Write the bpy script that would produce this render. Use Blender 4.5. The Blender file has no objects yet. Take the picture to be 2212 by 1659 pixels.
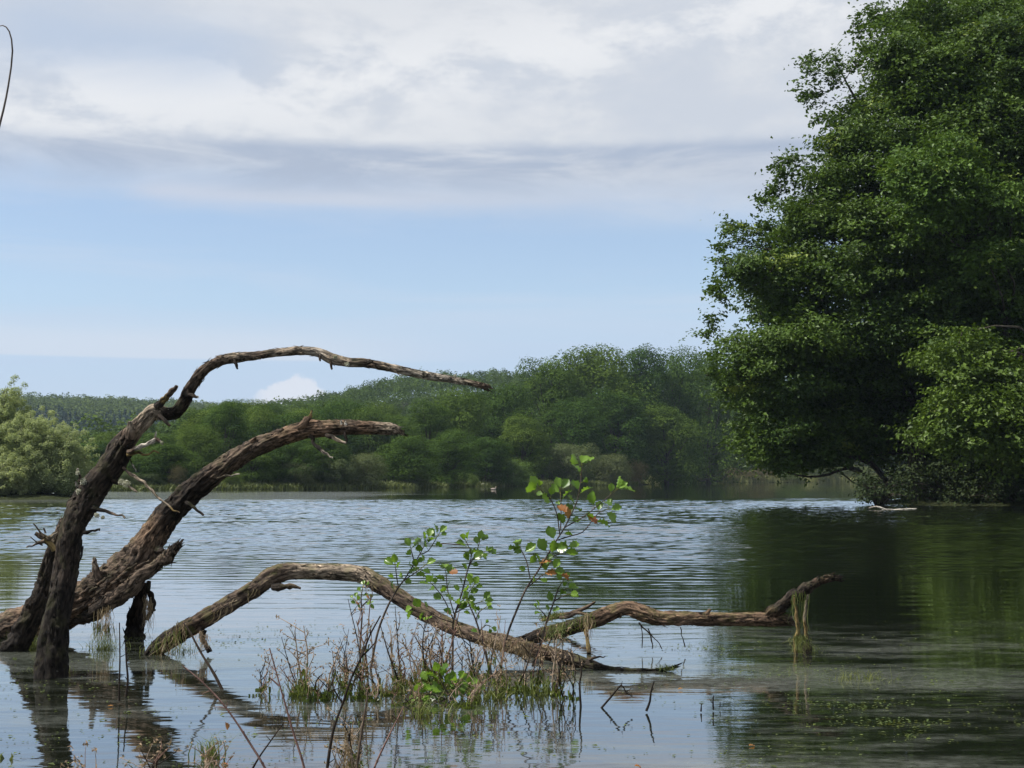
import bpy, math, random
import numpy as np
from mathutils import Vector

# ------------------------------------------------------------------ camera, world, sun
C = bpy.context.scene.collection
FPX, VW, VH, HOR = 3039.0, 2212.0, 1659.0, 1032.0       # focal length and frame in the units measured on the photograph
CAMH = 1.2
PITCH = math.atan((HOR - VH / 2) / FPX)
cam = bpy.data.cameras.new('camera')
cam.sensor_width = 36.0
cam.lens = 36.0 * FPX / VW
cam.clip_start, cam.clip_end = 0.05, 6000
cam_o = bpy.data.objects.new('camera', cam)
cam_o.location = (0, 0, CAMH)
cam_o.rotation_euler = (math.pi / 2 + PITCH, 0, 0)
C.objects.link(cam_o)
bpy.context.scene.camera = cam_o

SUN_DIR = Vector((-0.57, -0.08, 0.82)).normalized()       # towards the sun
SUN_EL = math.asin(SUN_DIR.z)
SUN_ROT = math.atan2(SUN_DIR.x, SUN_DIR.y)
SKY_STRENGTH = 0.10
sun = bpy.data.lights.new('sun', 'SUN')
sun.energy = 5.0
sun.angle = math.radians(0.53)
sun.color = (1.0, 0.955, 0.88)
sun_o = bpy.data.objects.new('sun', sun)
sun_o.rotation_euler = (-SUN_DIR).to_track_quat('-Z', 'Y').to_euler()
sun_o.location = (-60, -20, 80)
C.objects.link(sun_o)

sc = bpy.context.scene
sc.view_settings.view_transform = 'Standard'
sc.view_settings.look = 'None'
sc.view_settings.gamma = 1
sc.view_settings.exposure = 0.5
sc.cycles.max_bounces = 8
sc.cycles.volume_bounces = 0
sc.cycles.transparent_max_bounces = 8


class NT:
    """small helper to write node trees as expressions"""
    def __init__(s, tree):
        s.t = tree
    def n(s, kind, **kw):
        nd = s.t.nodes.new(kind)
        for k, v in kw.items():
            setattr(nd, k, v)
        return nd
    def link(s, a, b):
        s.t.links.new(a, b)
    def put(s, sock, v):
        if isinstance(v, bpy.types.NodeSocket):
            s.t.links.new(v, sock)
        elif v is not None:
            sock.default_value = v
    def m(s, op, a, b=None, c=None, clamp=False):
        nd = s.n('ShaderNodeMath', operation=op, use_clamp=clamp)
        s.put(nd.inputs[0], a); s.put(nd.inputs[1], b); s.put(nd.inputs[2], c)
        return nd.outputs[0]
    def ss(s, lo, hi, v, a=0.0, b=1.0):
        nd = s.n('ShaderNodeMapRange', interpolation_type='SMOOTHSTEP')
        s.put(nd.inputs[0], v); s.put(nd.inputs[1], lo); s.put(nd.inputs[2], hi)
        s.put(nd.inputs[3], a); s.put(nd.inputs[4], b)
        return nd.outputs[0]
    def mix(s, f, a, b):
        nd = s.n('ShaderNodeMix', data_type='RGBA')
        s.put(nd.inputs[0], f)
        s.put(nd.inputs[6], a if not isinstance(a, tuple) else (*a, 1)[:4])
        s.put(nd.inputs[7], b if not isinstance(b, tuple) else (*b, 1)[:4])
        return nd.outputs[2]
    def vec(s, x, y, z):
        nd = s.n('ShaderNodeCombineXYZ')
        s.put(nd.inputs[0], x); s.put(nd.inputs[1], y); s.put(nd.inputs[2], z)
        return nd.outputs[0]
    def noise(s, v, scale=1.0, detail=3.0, rough=0.55, dist=0.0):
        nd = s.n('ShaderNodeTexNoise')
        s.put(nd.inputs['Vector'], v)
        nd.inputs['Scale'].default_value = scale
        nd.inputs['Detail'].default_value = detail
        nd.inputs['Roughness'].default_value = rough
        nd.inputs['Distortion'].default_value = dist
        return nd.outputs[0]
    def attr(s, name):
        return s.n('ShaderNodeAttribute', attribute_name=name)


def gauss(T, v, c, w):
    d = T.m('DIVIDE', T.m('SUBTRACT', v, c), w)
    return T.m('EXPONENT', T.m('MULTIPLY', T.m('MULTIPLY', d, d), -1.0))


world = bpy.data.worlds.new('World')
sc.world = world
world.use_nodes = True
wt = world.node_tree
wt.nodes.clear()
T = NT(wt)
sky = T.n('ShaderNodeTexSky', sky_type='NISHITA')
sky.sun_disc = False
sky.sun_elevation = SUN_EL
sky.sun_rotation = SUN_ROT
sky.altitude = 50
sky.air_density = 1.0
sky.dust_density = 0.6
sky.ozone_density = 1.6
tc = T.n('ShaderNodeTexCoord')
sp = T.n('ShaderNodeSeparateXYZ'); T.link(tc.outputs['Generated'], sp.inputs[0])
dx, dy, dz = sp.outputs
hyp = T.m('SQRT', T.m('ADD', T.m('MULTIPLY', dx, dx), T.m('MULTIPLY', dy, dy)))
dza = T.m('MAXIMUM', dz, 0.0)
v = T.m('MULTIPLY', T.m('DIVIDE', dza, T.m('MAXIMUM', hyp, 0.02)), FPX)            # height over the horizon
u = T.m('MULTIPLY', T.m('ARCTAN2', dx, dy), FPX)                                    # azimuth
uv = T.vec(T.m('MULTIPLY', u, 0.001), T.m('MULTIPLY', v, 0.001), 0.0)
stretch = lambda su, sv, off: T.vec(T.m('MULTIPLY', u, su), T.m('MULTIPLY', v, sv), off)
n1 = T.noise(stretch(0.0014, 0.0044, 3.1), 1, 6, 0.55, 0.2)      # large cloud masses
n2 = T.noise(stretch(0.0034, 0.0070, 7.7), 1, 8, 0.62, 0.15)      # smaller billows
n3 = T.noise(stretch(0.0009, 0.0110, 1.3), 1, 5, 0.60, 0.4)      # thin streaks
n4 = T.noise(stretch(0.0020, 0.0090, 5.3), 1, 6, 0.62, 0.6)
warp = T.m('MULTIPLY', T.m('SUBTRACT', n1, 0.5), 150.0)
warp2 = T.m('MULTIPLY', T.m('SUBTRACT', n3, 0.5), 60.0)
warp4 = T.m('MULTIPLY', T.m('SUBTRACT', n4, 0.5), 130.0)
vv = T.m('ADD', T.m('ADD', v, warp4), T.m('MULTIPLY', u, 0.035))
cover = T.ss(520.0, 680.0, vv)
cover = T.m('MULTIPLY', cover, T.ss(0.30, 0.46, T.m('ADD', n1, T.m('MULTIPLY', T.ss(1250.0, 800.0, v), 0.25))))
billow = T.ss(0.38, 0.60, T.m('ADD', T.m('MULTIPLY', n2, 0.65), T.m('MULTIPLY', n1, 0.35)))
bright = gauss(T, T.m('SUBTRACT', T.m('ADD', v, warp), T.m('MULTIPLY', u, 0.16)), 930.0, 110.0)
peak = T.m('MULTIPLY', T.ss(0.50, 0.66, T.m('ADD', n2, T.m('MULTIPLY', bright, 0.10))), T.m('ADD', .15, T.m('MULTIPLY', bright, .75)))
# the flat dark underside: a sharp upper rim, fading downwards
bv = T.m('ADD', T.m('ADD', v, T.m('MULTIPLY', warp2, .35)), T.m('MULTIPLY', T.m('SUBTRACT', n2, .5), 22.0))
band = T.m('MULTIPLY', T.ss(742.0, 708.0, bv), T.ss(560.0, 680.0, T.m('ADD', bv, T.m('MULTIPLY', T.m('SUBTRACT', n4, .5), 90.0))))
band = T.m('MULTIPLY', band, T.ss(.38, .60, n4, .35, 1.0))
gap = T.m('MULTIPLY', gauss(T, T.m('ADD', v, warp4), 925.0, 80.0), T.m('MULTIPLY', T.ss(-420.0, -720.0, u), T.ss(-1250.0, -980.0, u)))
cc = T.mix(billow, (0.63, 0.675, 0.75), (0.725, 0.75, 0.79))
cc = T.mix(peak, cc, (0.88, 0.89, 0.905))
cc = T.mix(T.m('MULTIPLY', band, 0.9), cc, (0.42, 0.49, 0.62))
cc = T.mix(T.m('MULTIPLY', gap, .75), cc, (0.50, 0.60, 0.76))
skyc = T.n('ShaderNodeVectorMath', operation='MULTIPLY')
T.link(sky.outputs[0], skyc.inputs[0])
skyc.inputs[1].default_value = (SKY_STRENGTH * 1.40, SKY_STRENGTH * 1.42, SKY_STRENGTH * 1.50)
base = skyc.outputs[0]
# thin veils near the horizon
veil = T.m('MULTIPLY', T.ss(0.44, 0.72, n3), T.ss(760.0, 100.0, v, 0.30, 0.55))
base = T.mix(.22, base, (0.62, 0.70, 0.80))
base = T.mix(veil, base, (0.62, 0.70, 0.83))
wisp = T.m('MULTIPLY', gauss(T, T.m('ADD', v, T.m('MULTIPLY', warp4, .3)), 606.0, 24.0), T.m('MULTIPLY', T.ss(-870.0, -740.0, u), T.ss(700.0, -500.0, u)))
base = T.mix(T.m('MULTIPLY', wisp, .8), base, (.60, .66, .79))
base = T.mix(T.ss(420.0, 200.0, v, 0.0, .62), base, (.47, .60, .83))
low = T.m('MULTIPLY', T.ss(247.0, 254.0, T.m('ADD', v, T.m('MULTIPLY', warp2, 0.10))), T.ss(360.0, 270.0, T.m('ADD', v, warp2)))
low = T.m('MULTIPLY', low, T.ss(60.0, -600.0, u, 0.0, 0.6))
base = T.mix(low, base, (0.70, 0.75, 0.84))
# one small cumulus low over the hill
cu = T.m('ADD', T.m('ADD', T.m('MULTIPLY', gauss(T, u, -445.0, 62.0), 62.0), T.m('MULTIPLY', gauss(T, u, -530.0, 45.0), 30.0)), T.m('MULTIPLY', T.m('SUBTRACT', T.noise(stretch(.012, .014, 4.0), 1, 3), 0.5), 55.0))
cu = T.m('ADD', cu, T.m('MULTIPLY', T.m('SUBTRACT', T.noise(stretch(0.04, 0.05, 2.0), 1, 5), 0.5), 30.0))
cumask = T.m('MULTIPLY', T.ss(-7.0, 6.0, T.m('SUBTRACT', T.m('ADD', cu, 148.0), v)), T.m('MULTIPLY', T.ss(-580.0, -520.0, u), T.ss(-340.0, -400.0, u)))
base = T.mix(T.m('MULTIPLY', cumask, 0.8), base, (0.78, 0.81, 0.88))
col = T.mix(T.m('MULTIPLY', cover, 0.93), base, cc)
bg = T.n('ShaderNodeBackground')
T.link(col, bg.inputs[0]); bg.inputs[1].default_value = 0.707
wo = T.n('ShaderNodeOutputWorld'); T.link(bg.outputs[0], wo.inputs[0])


# ------------------------------------------------------------------ measuring helpers
_cp, _sp = math.cos(PITCH), math.sin(PITCH)
def ray(x, y):
    a, b = (x - VW / 2) / FPX, (VH / 2 - y) / FPX
    return np.array([a, _cp - b * _sp, b * _cp + _sp])
def P(x, y, Y):
    """the point of the place seen at photo position x, y and Y metres away"""
    r = ray(x, y)
    return np.array([0, 0, CAMH]) + r * (Y / r[1])
def W(x, y, z=0.0):
    """the point on the water (height z) seen at x, y"""
    r = ray(x, y)
    return np.array([0, 0, CAMH]) + r * ((z - CAMH) / r[2])
def px(n, Y):
    return n * Y / FPX

# ------------------------------------------------------------------ numpy helpers
def _hash(ix, iy, iz, seed):
    h = (ix * 374761393 + iy * 668265263 + iz * 2147483647 + seed * 1274126177) & 0xFFFFFFFF
    h = ((h ^ (h >> 13)) * 1274126177) & 0xFFFFFFFF
    h = h ^ (h >> 16)
    return (h & 0xFFFF) / 65535.0
def vnoise(p, seed=0):
    p = np.asarray(p, float)
    i = np.floor(p).astype(np.int64); f = p - i; f = f * f * (3 - 2 * f)
    r = 0
    for a in (0, 1):
        for b in (0, 1):
            for c in (0, 1):
                w = (f[:, 0] if a else 1 - f[:, 0]) * (f[:, 1] if b else 1 - f[:, 1]) * (f[:, 2] if c else 1 - f[:, 2])
                r = r + w * _hash(i[:, 0] + a, i[:, 1] + b, i[:, 2] + c, seed)
    return r * 2 - 1
def nrm(a):
    return a / np.maximum(np.linalg.norm(a, axis=-1, keepdims=True), 1e-9)
def rdir(n, rng):
    return nrm(rng.normal(size=(n, 3)))

class MB:
    """collects vertices and faces of ONE object"""
    def __init__(s):
        s.V, s.F, s.k, s.T, s.B, s.Cc, s.n = [], [], [], [], [], [], 0
    def add(s, V, F, tint=0.5, bark=None, col=None):
        V = np.asarray(V, float); F = np.asarray(F, np.int64)
        s.V.append(V); s.F.append(F + s.n)
        s.T.append(np.broadcast_to(np.asarray(tint, float), (len(F),)).copy())
        s.B.append(V.copy() if bark is None else np.asarray(bark, float))
        s.Cc.append(np.broadcast_to(np.asarray((.5, .5, .5) if col is None else col, float), (len(V), 3)).copy())
        s.n += len(V)
    def mesh(s, name, mat, smooth=False):
        me = bpy.data.meshes.new(name)
        V = np.concatenate(s.V)
        me.vertices.add(len(V)); me.vertices.foreach_set('co', V.ravel().astype(np.float32))
        loops = np.concatenate([f.ravel() for f in s.F]).astype(np.int32)
        tot = np.concatenate([np.full(len(f), f.shape[1]) for f in s.F]).astype(np.int32)
        st = np.concatenate([[0], np.cumsum(tot)[:-1]]).astype(np.int32)
        me.loops.add(len(loops)); me.loops.foreach_set('vertex_index', loops)
        me.polygons.add(len(tot)); me.polygons.foreach_set('loop_start', st); me.polygons.foreach_set('loop_total', tot)
        a = me.attributes.new('tint', 'FLOAT', 'FACE'); a.data.foreach_set('value', np.concatenate(s.T).astype(np.float32))
        b = me.attributes.new('bark', 'FLOAT_VECTOR', 'POINT'); b.data.foreach_set('vector', np.concatenate(s.B).ravel().astype(np.float32))
        c = me.attributes.new('hue', 'FLOAT_VECTOR', 'POINT'); c.data.foreach_set('vector', np.concatenate(s.Cc).ravel().astype(np.float32))
        me.update(calc_edges=True)
        me.polygons.foreach_set('use_smooth', np.full(len(tot), smooth))
        me.materials.append(mat)
        return me

def link(name, me, parent=None, loc=None):
    o = bpy.data.objects.new(name, me)
    C.objects.link(o)
    if parent is not None:
        o.parent = parent
    if loc is not None:
        o.location = loc
    return o
def build(mb, name, mat, parent=None, smooth=True):
    """link the collected shape as one object; shapes are in place coordinates, a parent's base is taken off"""
    if parent is not None:
        off = np.array(parent.location)
        mb.V = [a - off for a in mb.V]
    return link(name, mb.mesh(name, mat, smooth), parent)
def thing(name, label, cat, loc=(0, 0, 0), group=None):
    o = bpy.data.objects.new(name, None); C.objects.link(o)
    o.empty_display_size = 0.2
    o.location = tuple(float(q) for q in loc)
    o['label'] = label; o['category'] = cat
    if group: o['group'] = group
    return o
def tag(o, label=None, cat=None, group=None, kind=None):
    if label: o['label'] = label
    if cat: o['category'] = cat
    if group: o['group'] = group
    if kind: o['kind'] = kind
    return o
def copy_thing(root, loc, rot, scale, label, group=None):
    r = root.copy(); C.objects.link(r)
    r.location = loc; r.rotation_euler = (0, 0, rot); r.scale = scale
    r['label'] = label
    if group: r['group'] = group
    for ch in list(root.children):
        c = ch.copy(); C.objects.link(c); c.parent = r
    return r

def catmull(pts, step):
    pts = np.asarray(pts, float)
    a = np.vstack([2 * pts[0] - pts[1], pts, 2 * pts[-1] - pts[-2]])
    out = []
    for i in range(1, len(a) - 2):
        n = max(2, int(np.linalg.norm(a[i + 1][:3] - a[i][:3]) / step))
        t = np.linspace(0, 1, n, endpoint=False)[:, None]
        out.append(0.5 * ((2 * a[i]) + (-a[i - 1] + a[i + 1]) * t + (2 * a[i - 1] - 5 * a[i] + 4 * a[i + 1] - a[i + 2]) * t ** 2
                          + (-a[i - 1] + 3 * a[i] - 3 * a[i + 1] + a[i + 2]) * t ** 3))
    out.append(a[-2][None])
    return np.vstack(out)

def tube(mb, pts, rad, seg=8, step=0.05, rough=0.0, ridge=0.0, seed=0, cols=None, tint=0.5, lump=6.0, ragged=0.0):
    """a limb along pts with the given radii; rough lumps and long bark ridges are real relief"""
    pts = np.asarray(pts, float); rad = np.asarray(rad, float)
    cols = np.full((len(pts), 3), .5) if cols is None else np.asarray(cols, float)
    S = catmull(np.hstack([pts, rad[:, None], cols]), step)
    p, r, cl = S[:, :3], np.maximum(S[:, 3], 1e-4), np.clip(S[:, 4:], 0, 1)
    n = len(p)
    tan = nrm(np.gradient(p, axis=0))
    up = np.array([0, -1.0, 0.0]) if abs(tan[0][1]) < .8 else np.array([1.0, 0, 0])
    u = nrm(np.cross(tan[0], up)); U = [u]
    for i in range(1, n):
        u = u - tan[i] * np.dot(u, tan[i]); u = u / np.linalg.norm(u); U.append(u)
    U = np.array(U); Vv = np.cross(tan, U)
    s = np.concatenate([[0], np.cumsum(np.linalg.norm(np.diff(p, axis=0), axis=1))])
    th = np.linspace(0, 2 * math.pi, seg, endpoint=False)
    ct, st = np.cos(th), np.sin(th)
    rr = np.repeat(r[:, None], seg, 1)
    bark = np.stack([ct[None] * rr, st[None] * rr, np.repeat(s[:, None], seg, 1)], -1).reshape(-1, 3)
    if rough or ridge or ragged:
        q = np.stack([np.tile(ct, (n, 1)), np.tile(st, (n, 1)), np.repeat(s[:, None], seg, 1)], -1).reshape(-1, 3)
        d = rough * (vnoise(q * [1.3, 1.3, lump], seed) + 0.5 * vnoise(q * [3, 3, lump * 2.4], seed + 1))
        if ridge:
            tw = q.copy()
            a = s[:, None] * 1.1; a = np.repeat(a, seg, 1).ravel()
            tw[:, 0], tw[:, 1] = q[:, 0] * np.cos(a) - q[:, 1] * np.sin(a), q[:, 0] * np.sin(a) + q[:, 1] * np.cos(a)
            rg = vnoise(tw * [5, 5, lump * .9], seed + 2) + .7 * vnoise(tw * [9, 9, lump * 3.2], seed + 3) + .5 * vnoise(tw * [4, 4, lump * 7], seed + 4)
            d += ridge * np.clip(rg, -.9, .9) - ridge * 0.9 * (np.abs(vnoise(tw * [7, 7, lump * .4], seed + 9)) < .13)
        if ragged:
            end = np.repeat(np.clip((s - s[-1] + 0.12) / 0.12, 0, 1)[:, None], seg, 1).ravel()
            d -= ragged * end * np.clip(vnoise(q * [2.5, 2.5, 3], seed + 5) + .5, 0, 1)
        rr = rr * (1 + d.reshape(n, seg))
    V = p[:, None] + U[:, None] * (ct[None, :, None] * rr[..., None]) + Vv[:, None] * (st[None, :, None] * rr[..., None])
    V = V.reshape(-1, 3)
    i = np.arange(n - 1)[:, None] * seg; j = np.arange(seg)[None]
    F = np.stack([i + j, i + (j + 1) % seg, i + seg + (j + 1) % seg, i + seg + j], -1).reshape(-1, 4)
    mb.add(V, F, tint, bark, np.repeat(cl, seg, 0))
    for k, pp in ((0, p[0]), (n - 1, p[-1])):
        ring = V[k * seg:(k + 1) * seg]
        cF = np.stack([np.full(seg, seg), (np.arange(seg) + 1) % seg, np.arange(seg)], -1)
        if k: cF = cF[:, ::-1]
        mb.add(np.vstack([ring, pp[None] - tan[k] * (0.3 * r[k] if k else -0.1 * r[k])]), cF, tint,
               np.vstack([bark[k * seg:(k + 1) * seg], [[0, 0, s[k]]]]), np.clip(cl[k] * 1.05, 0, 1))

def leaf_quads(mb, Cn, N, L, Wd, rng, tint, fold=0.12, T0=None):
    n = len(Cn)
    L = np.broadcast_to(L, (n,))[:, None]; Wd = np.broadcast_to(Wd, (n,))[:, None]
    t = rdir(n, rng) if T0 is None else T0
    t = nrm(t - N * np.sum(t * N, 1, keepdims=True)); b = np.cross(N, t)
    f = N * L * fold
    V = np.stack([Cn - t * L * .5, Cn + b * Wd * .5 + f + t * L * .08, Cn + t * L * .5, Cn - b * Wd * .5 + f + t * L * .08], 1).reshape(-1, 3)
    F = np.arange(4 * n).reshape(-1, 4)
    mb.add(V, F, tint)

# ------------------------------------------------------------------ materials
def new_mat(name):
    m = bpy.data.materials.new(name); m.use_nodes = True
    m.node_tree.nodes.clear()
    return m, NT(m.node_tree)
def leaf_mat(name, dark, light, trans=0.35, rough=0.55, var=0.35, spec=0.3, yellow=None):
    m, T = new_mat(name)
    a = T.attr('tint').outputs['Fac']
    oi = T.n('ShaderNodeObjectInfo')
    f = T.m('ADD', a, T.m('MULTIPLY', T.m('SUBTRACT', oi.outputs['Random'], .5), var), clamp=True)
    c = T.mix(f, dark, light)
    if yellow:
        c = T.mix(T.ss(.93, .97, a), c, yellow)
    hs = T.n('ShaderNodeHueSaturation')
    T.put(hs.inputs['Hue'], T.m('ADD', .5, T.m('MULTIPLY', T.m('SUBTRACT', oi.outputs['Random'], .5), -0.022 * (var > 0))))
    T.link(c, hs.inputs['Color']); c = hs.outputs[0]
    p = T.n('ShaderNodeBsdfPrincipled')
    T.link(c, p.inputs['Base Color']); p.inputs['Roughness'].default_value = rough
    p.inputs['Specular IOR Level'].default_value = spec
    tr = T.n('ShaderNodeBsdfTranslucent')
    T.link(T.mix(.5, c, (light[0] * 1.5, light[1] * 1.5, light[2] * .7)), tr.inputs[0])
    mx = T.n('ShaderNodeMixShader'); mx.inputs[0].default_value = trans
    T.link(p.outputs[0], mx.inputs[1]); T.link(tr.outputs[0], mx.inputs[2])
    o = T.n('ShaderNodeOutputMaterial'); T.link(mx.outputs[0], o.inputs[0])
    return m
def bark_mat(name, use_hue=False, base=(.10, .08, .06), fine=1.0, moss=0.0, lichen=0.0, contrast=1.0):
    m, T = new_mat(name)
    bk = T.attr('bark').outputs['Vector']
    mp = T.n('ShaderNodeMapping'); T.link(bk, mp.inputs[0]); mp.inputs['Scale'].default_value = (52 * fine, 52 * fine, 13 * fine)
    n1 = T.noise(mp.outputs[0], 1, 7, .72, .5)
    mp2 = T.n('ShaderNodeMapping'); T.link(bk, mp2.inputs[0]); mp2.inputs['Scale'].default_value = (14 * fine, 14 * fine, 5 * fine)
    n2 = T.noise(mp2.outputs[0], 1, 4, .6)
    c = T.attr('hue').outputs['Vector'] if use_hue else (*base, 1)
    vm = T.n('ShaderNodeVectorMath', operation='SCALE')
    T.put(vm.inputs[0], c if use_hue else base)
    T.put(vm.inputs['Scale'], T.m('MAXIMUM', .12, T.m('ADD', T.m('MULTIPLY', T.ss(.40, .62, n1), 1.45 * contrast), T.m('ADD', 1.1 - contrast * .9, T.m('MULTIPLY', T.m('SUBTRACT', n2, .5), 2.4 * contrast)))))
    c = vm.outputs[0]
    geo = T.n('ShaderNodeNewGeometry')
    if lichen:
        nl = T.noise(geo.outputs['Position'], 38, 4, .7)
        c = T.mix(T.m('MULTIPLY', T.ss(.66, .74, nl), lichen), c, (.42, .42, .36))
    if moss:
        nm = T.noise(geo.outputs['Position'], 9, 4, .6)
        sn = T.n('ShaderNodeSeparateXYZ'); T.link(geo.outputs['Normal'], sn.inputs[0])
        c = T.mix(T.m('MULTIPLY', T.ss(.52, .66, T.m('ADD', nm, T.m('MULTIPLY', sn.outputs[2], .08))), moss), c, (.10, .105, .03))
    p = T.n('ShaderNodeBsdfPrincipled')
    T.link(c, p.inputs['Base Color']); p.inputs['Roughness'].default_value = .85
    p.inputs['Specular IOR Level'].default_value = .2
    bp = T.n('ShaderNodeBump'); bp.inputs['Strength'].default_value = 1.0; bp.inputs['Distance'].default_value = .012 / fine
    T.link(T.m('ADD', n1, T.m('MULTIPLY', n2, 1.3)), bp.inputs['Height']); T.link(bp.outputs[0], p.inputs['Normal'])
    o = T.n('ShaderNodeOutputMaterial'); T.link(p.outputs[0], o.inputs[0])
    return m
def plain_mat(name, colr, rough=.8, var=.3, scale=30):
    m, T = new_mat(name)
    geo = T.n('ShaderNodeNewGeometry')
    n = T.noise(geo.outputs['Position'], scale, 4, .6)
    vm = T.n('ShaderNodeVectorMath', operation='SCALE'); vm.inputs[0].default_value = colr
    T.put(vm.inputs['Scale'], T.m('ADD', 1 - var, T.m('MULTIPLY', n, 2 * var)))
    p = T.n('ShaderNodeBsdfPrincipled'); T.link(vm.outputs[0], p.inputs['Base Color']); p.inputs['Roughness'].default_value = rough
    o = T.n('ShaderNodeOutputMaterial'); T.link(p.outputs[0], o.inputs[0])
    return m

M = {}
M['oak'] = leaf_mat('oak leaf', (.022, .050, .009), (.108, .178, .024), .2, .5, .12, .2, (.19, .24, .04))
M['broad'] = leaf_mat('broad leaf', (.020, .046, .006), (.092, .150, .020), .18, .75, .55, .10)
M['hill'] = leaf_mat('hill leaf', (.024, .046, .009), (.078, .120, .022), .18, .75, .3, .08)
M['conifer'] = leaf_mat('conifer needles', (.022, .048, .030), (.048, .082, .048), .12, .7, .1, .10)
M['willow'] = leaf_mat('willow leaf', (.12, .165, .065), (.33, .375, .21), .48, .6, .25, .10)
M['shrub'] = leaf_mat('shrub leaf', (.060, .085, .032), (.125, .15, .062), .28, .6, .4, .10)
M['lime'] = leaf_mat('light shrub leaf', (.060, .100, .025), (.130, .190, .045), .3, .6, .2, .10)
M['rust'] = leaf_mat('dry shrub leaf', (.085, .080, .036), (.16, .14, .065), .25, .7, .3, .10)
M['reed'] = leaf_mat('reed', (.045, .070, .020), (.115, .14, .045), .25, .6, .2, .25)
M['farreed'] = leaf_mat('pale reed', (.16, .19, .07), (.38, .38, .17), .25, .7, .2, .1)
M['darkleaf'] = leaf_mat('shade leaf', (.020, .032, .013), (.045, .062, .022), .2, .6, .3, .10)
M['alder'] = leaf_mat('alder leaf', (.040, .095, .012), (.17, .29, .035), .40, .32, .0, .5)
M['withered'] = leaf_mat('withered leaf', (.20, .075, .025), (.42, .20, .06), .3, .5, .2, .3)
M['straw'] = leaf_mat('straw', (.15, .10, .065), (.42, .33, .22), .15, .7, .2, .2)
M['grass'] = leaf_mat('bank grass', (.055, .085, .018), (.17, .19, .055), .3, .55, .2, .3)
M['algae'] = leaf_mat('algae drape', (.035, .050, .010), (.12, .165, .020), .25, .45, .2, .4)
M['bark'] = bark_mat('bark', False, (.060, .050, .040), .25, .2, .2)
M['greybark'] = bark_mat('grey bark', False, (.16, .14, .12), .3, .1, .2)
M['dead'] = bark_mat('dead wood', True, fine=1.0, moss=.12, lichen=.35, contrast=1.0)
M['deadmoss'] = bark_mat('mossy dead wood', True, fine=1.0, moss=.35, lichen=.2, contrast=.9)
M['stem'] = bark_mat('young stem', True, fine=2.0, contrast=.5)
M['stone'] = plain_mat('pale stone', (.20, .19, .17), .9, .3, 3)

# ------------------------------------------------------------------ terrain
LAKE = np.array([(-90, 2.6), (-12, 2.2), (-4, 3.2), (0, 3.6), (5, 3.0), (14, 2.4), (44, 4), (46, 40), (36, 55), (18.0, 60.5), (16.5, 64), (18.5, 72), (28, 84), (46, 96),
                 (64, 150), (100, 240), (124, 318), (84, 336), (38, 334), (27, 300), (24, 240), (20, 229), (8, 206), (-4, 190), (-10, 168), (-16, 155), (-27, 143),
                 (-37, 133), (-52, 128), (-80, 116), (-62, 96), (-27, 86), (-23.6, 81), (-25, 77.5), (-34, 75), (-70, 68), (-95, 36)], float)
def lake_dist(x, y):
    """signed distance to the shoreline, negative in the lake"""
    p = np.stack([x, y], -1); best = np.full(x.shape, 1e9); ins = np.zeros(x.shape, bool)
    n = len(LAKE)
    for i in range(n):
        a, b = LAKE[i], LAKE[(i + 1) % n]
        ab = b - a
        t = np.clip(((p - a) @ ab) / (ab @ ab), 0, 1)
        best = np.minimum(best, np.linalg.norm(p - a - t[..., None] * ab, axis=-1))
        cross = ((a[1] > y) != (b[1] > y)) & (x < (b[0] - a[0]) * (y - a[1]) / ((b[1] - a[1]) or 1e-9) + a[0])
        ins ^= cross
    return np.where(ins, -best, best)
def sst(a, b, v):
    t = np.clip((v - a) / (b - a), 0, 1); return t * t * (3 - 2 * t)
def ground(x, y):
    x = np.asarray(x, float); y = np.asarray(y, float)
    D = lake_dist(x, y)
    pxx = VW / 2 + FPX * x / np.maximum(y, 20)
    hz = np.interp(pxx, [-800, 150, 330, 400, 470, 560, 700, 800, 900, 1100, 1500, 2600], [0, 0.5, 5.0, 9, 14, 17, 22, 27, 31, 33, 33, 28])
    h = hz * sst(10, 230, D) * sst(120, 220, y)
    rd = np.interp(pxx, [-1200, 80, 300, 560, 900, 2600], [47, 46, 45, 41, 30, 20])
    h = np.maximum(h, rd * sst(480, 1080, np.hypot(x, y)) * (y > 0))
    h = h + 0.6 * (1 + vnoise(np.stack([x / 40, y / 40, x * 0], -1).reshape(-1, 3), 3).reshape(x.shape)) * sst(15, 80, D)
    bank = np.where(D < 0, -1.2 * sst(0, 6, -D), 0.45 * sst(0, 3.5, D))
    return bank + h

ax = np.concatenate([np.linspace(-950, -160, 42), np.linspace(-150, 150, 151), np.linspace(160, 950, 42)])
ay = np.concatenate([np.linspace(-100, -6, 22), np.linspace(-5, 12, 18), np.linspace(14, 360, 150), np.linspace(370, 1290, 60)])
gx, gy = np.meshgrid(ax, ay)
gz = ground(gx, gy)
mb = MB()
nx, ny = len(ax), len(ay)
i = np.arange(ny - 1)[:, None] * nx; j = np.arange(nx - 1)[None]
mb.add(np.stack([gx, gy, gz], -1).reshape(-1, 3), np.stack([i + j, i + j + 1, i + nx + j + 1, i + nx + j], -1).reshape(-1, 4))
m, T = new_mat('forest ground')
geo = T.n('ShaderNodeNewGeometry')
n1 = T.noise(geo.outputs['Position'], .25, 6, .65); n2 = T.noise(geo.outputs['Position'], 6, 4, .6)
c = T.mix(T.ss(.4, .6, n1), (.022, .030, .012), (.036, .046, .018)); c = T.mix(T.m('MULTIPLY', n2, .5), c, (.028, .024, .014))
p = T.n('ShaderNodeBsdfPrincipled'); T.link(c, p.inputs['Base Color']); p.inputs['Roughness'].default_value = .95; p.inputs['Specular IOR Level'].default_value = .05
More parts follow.
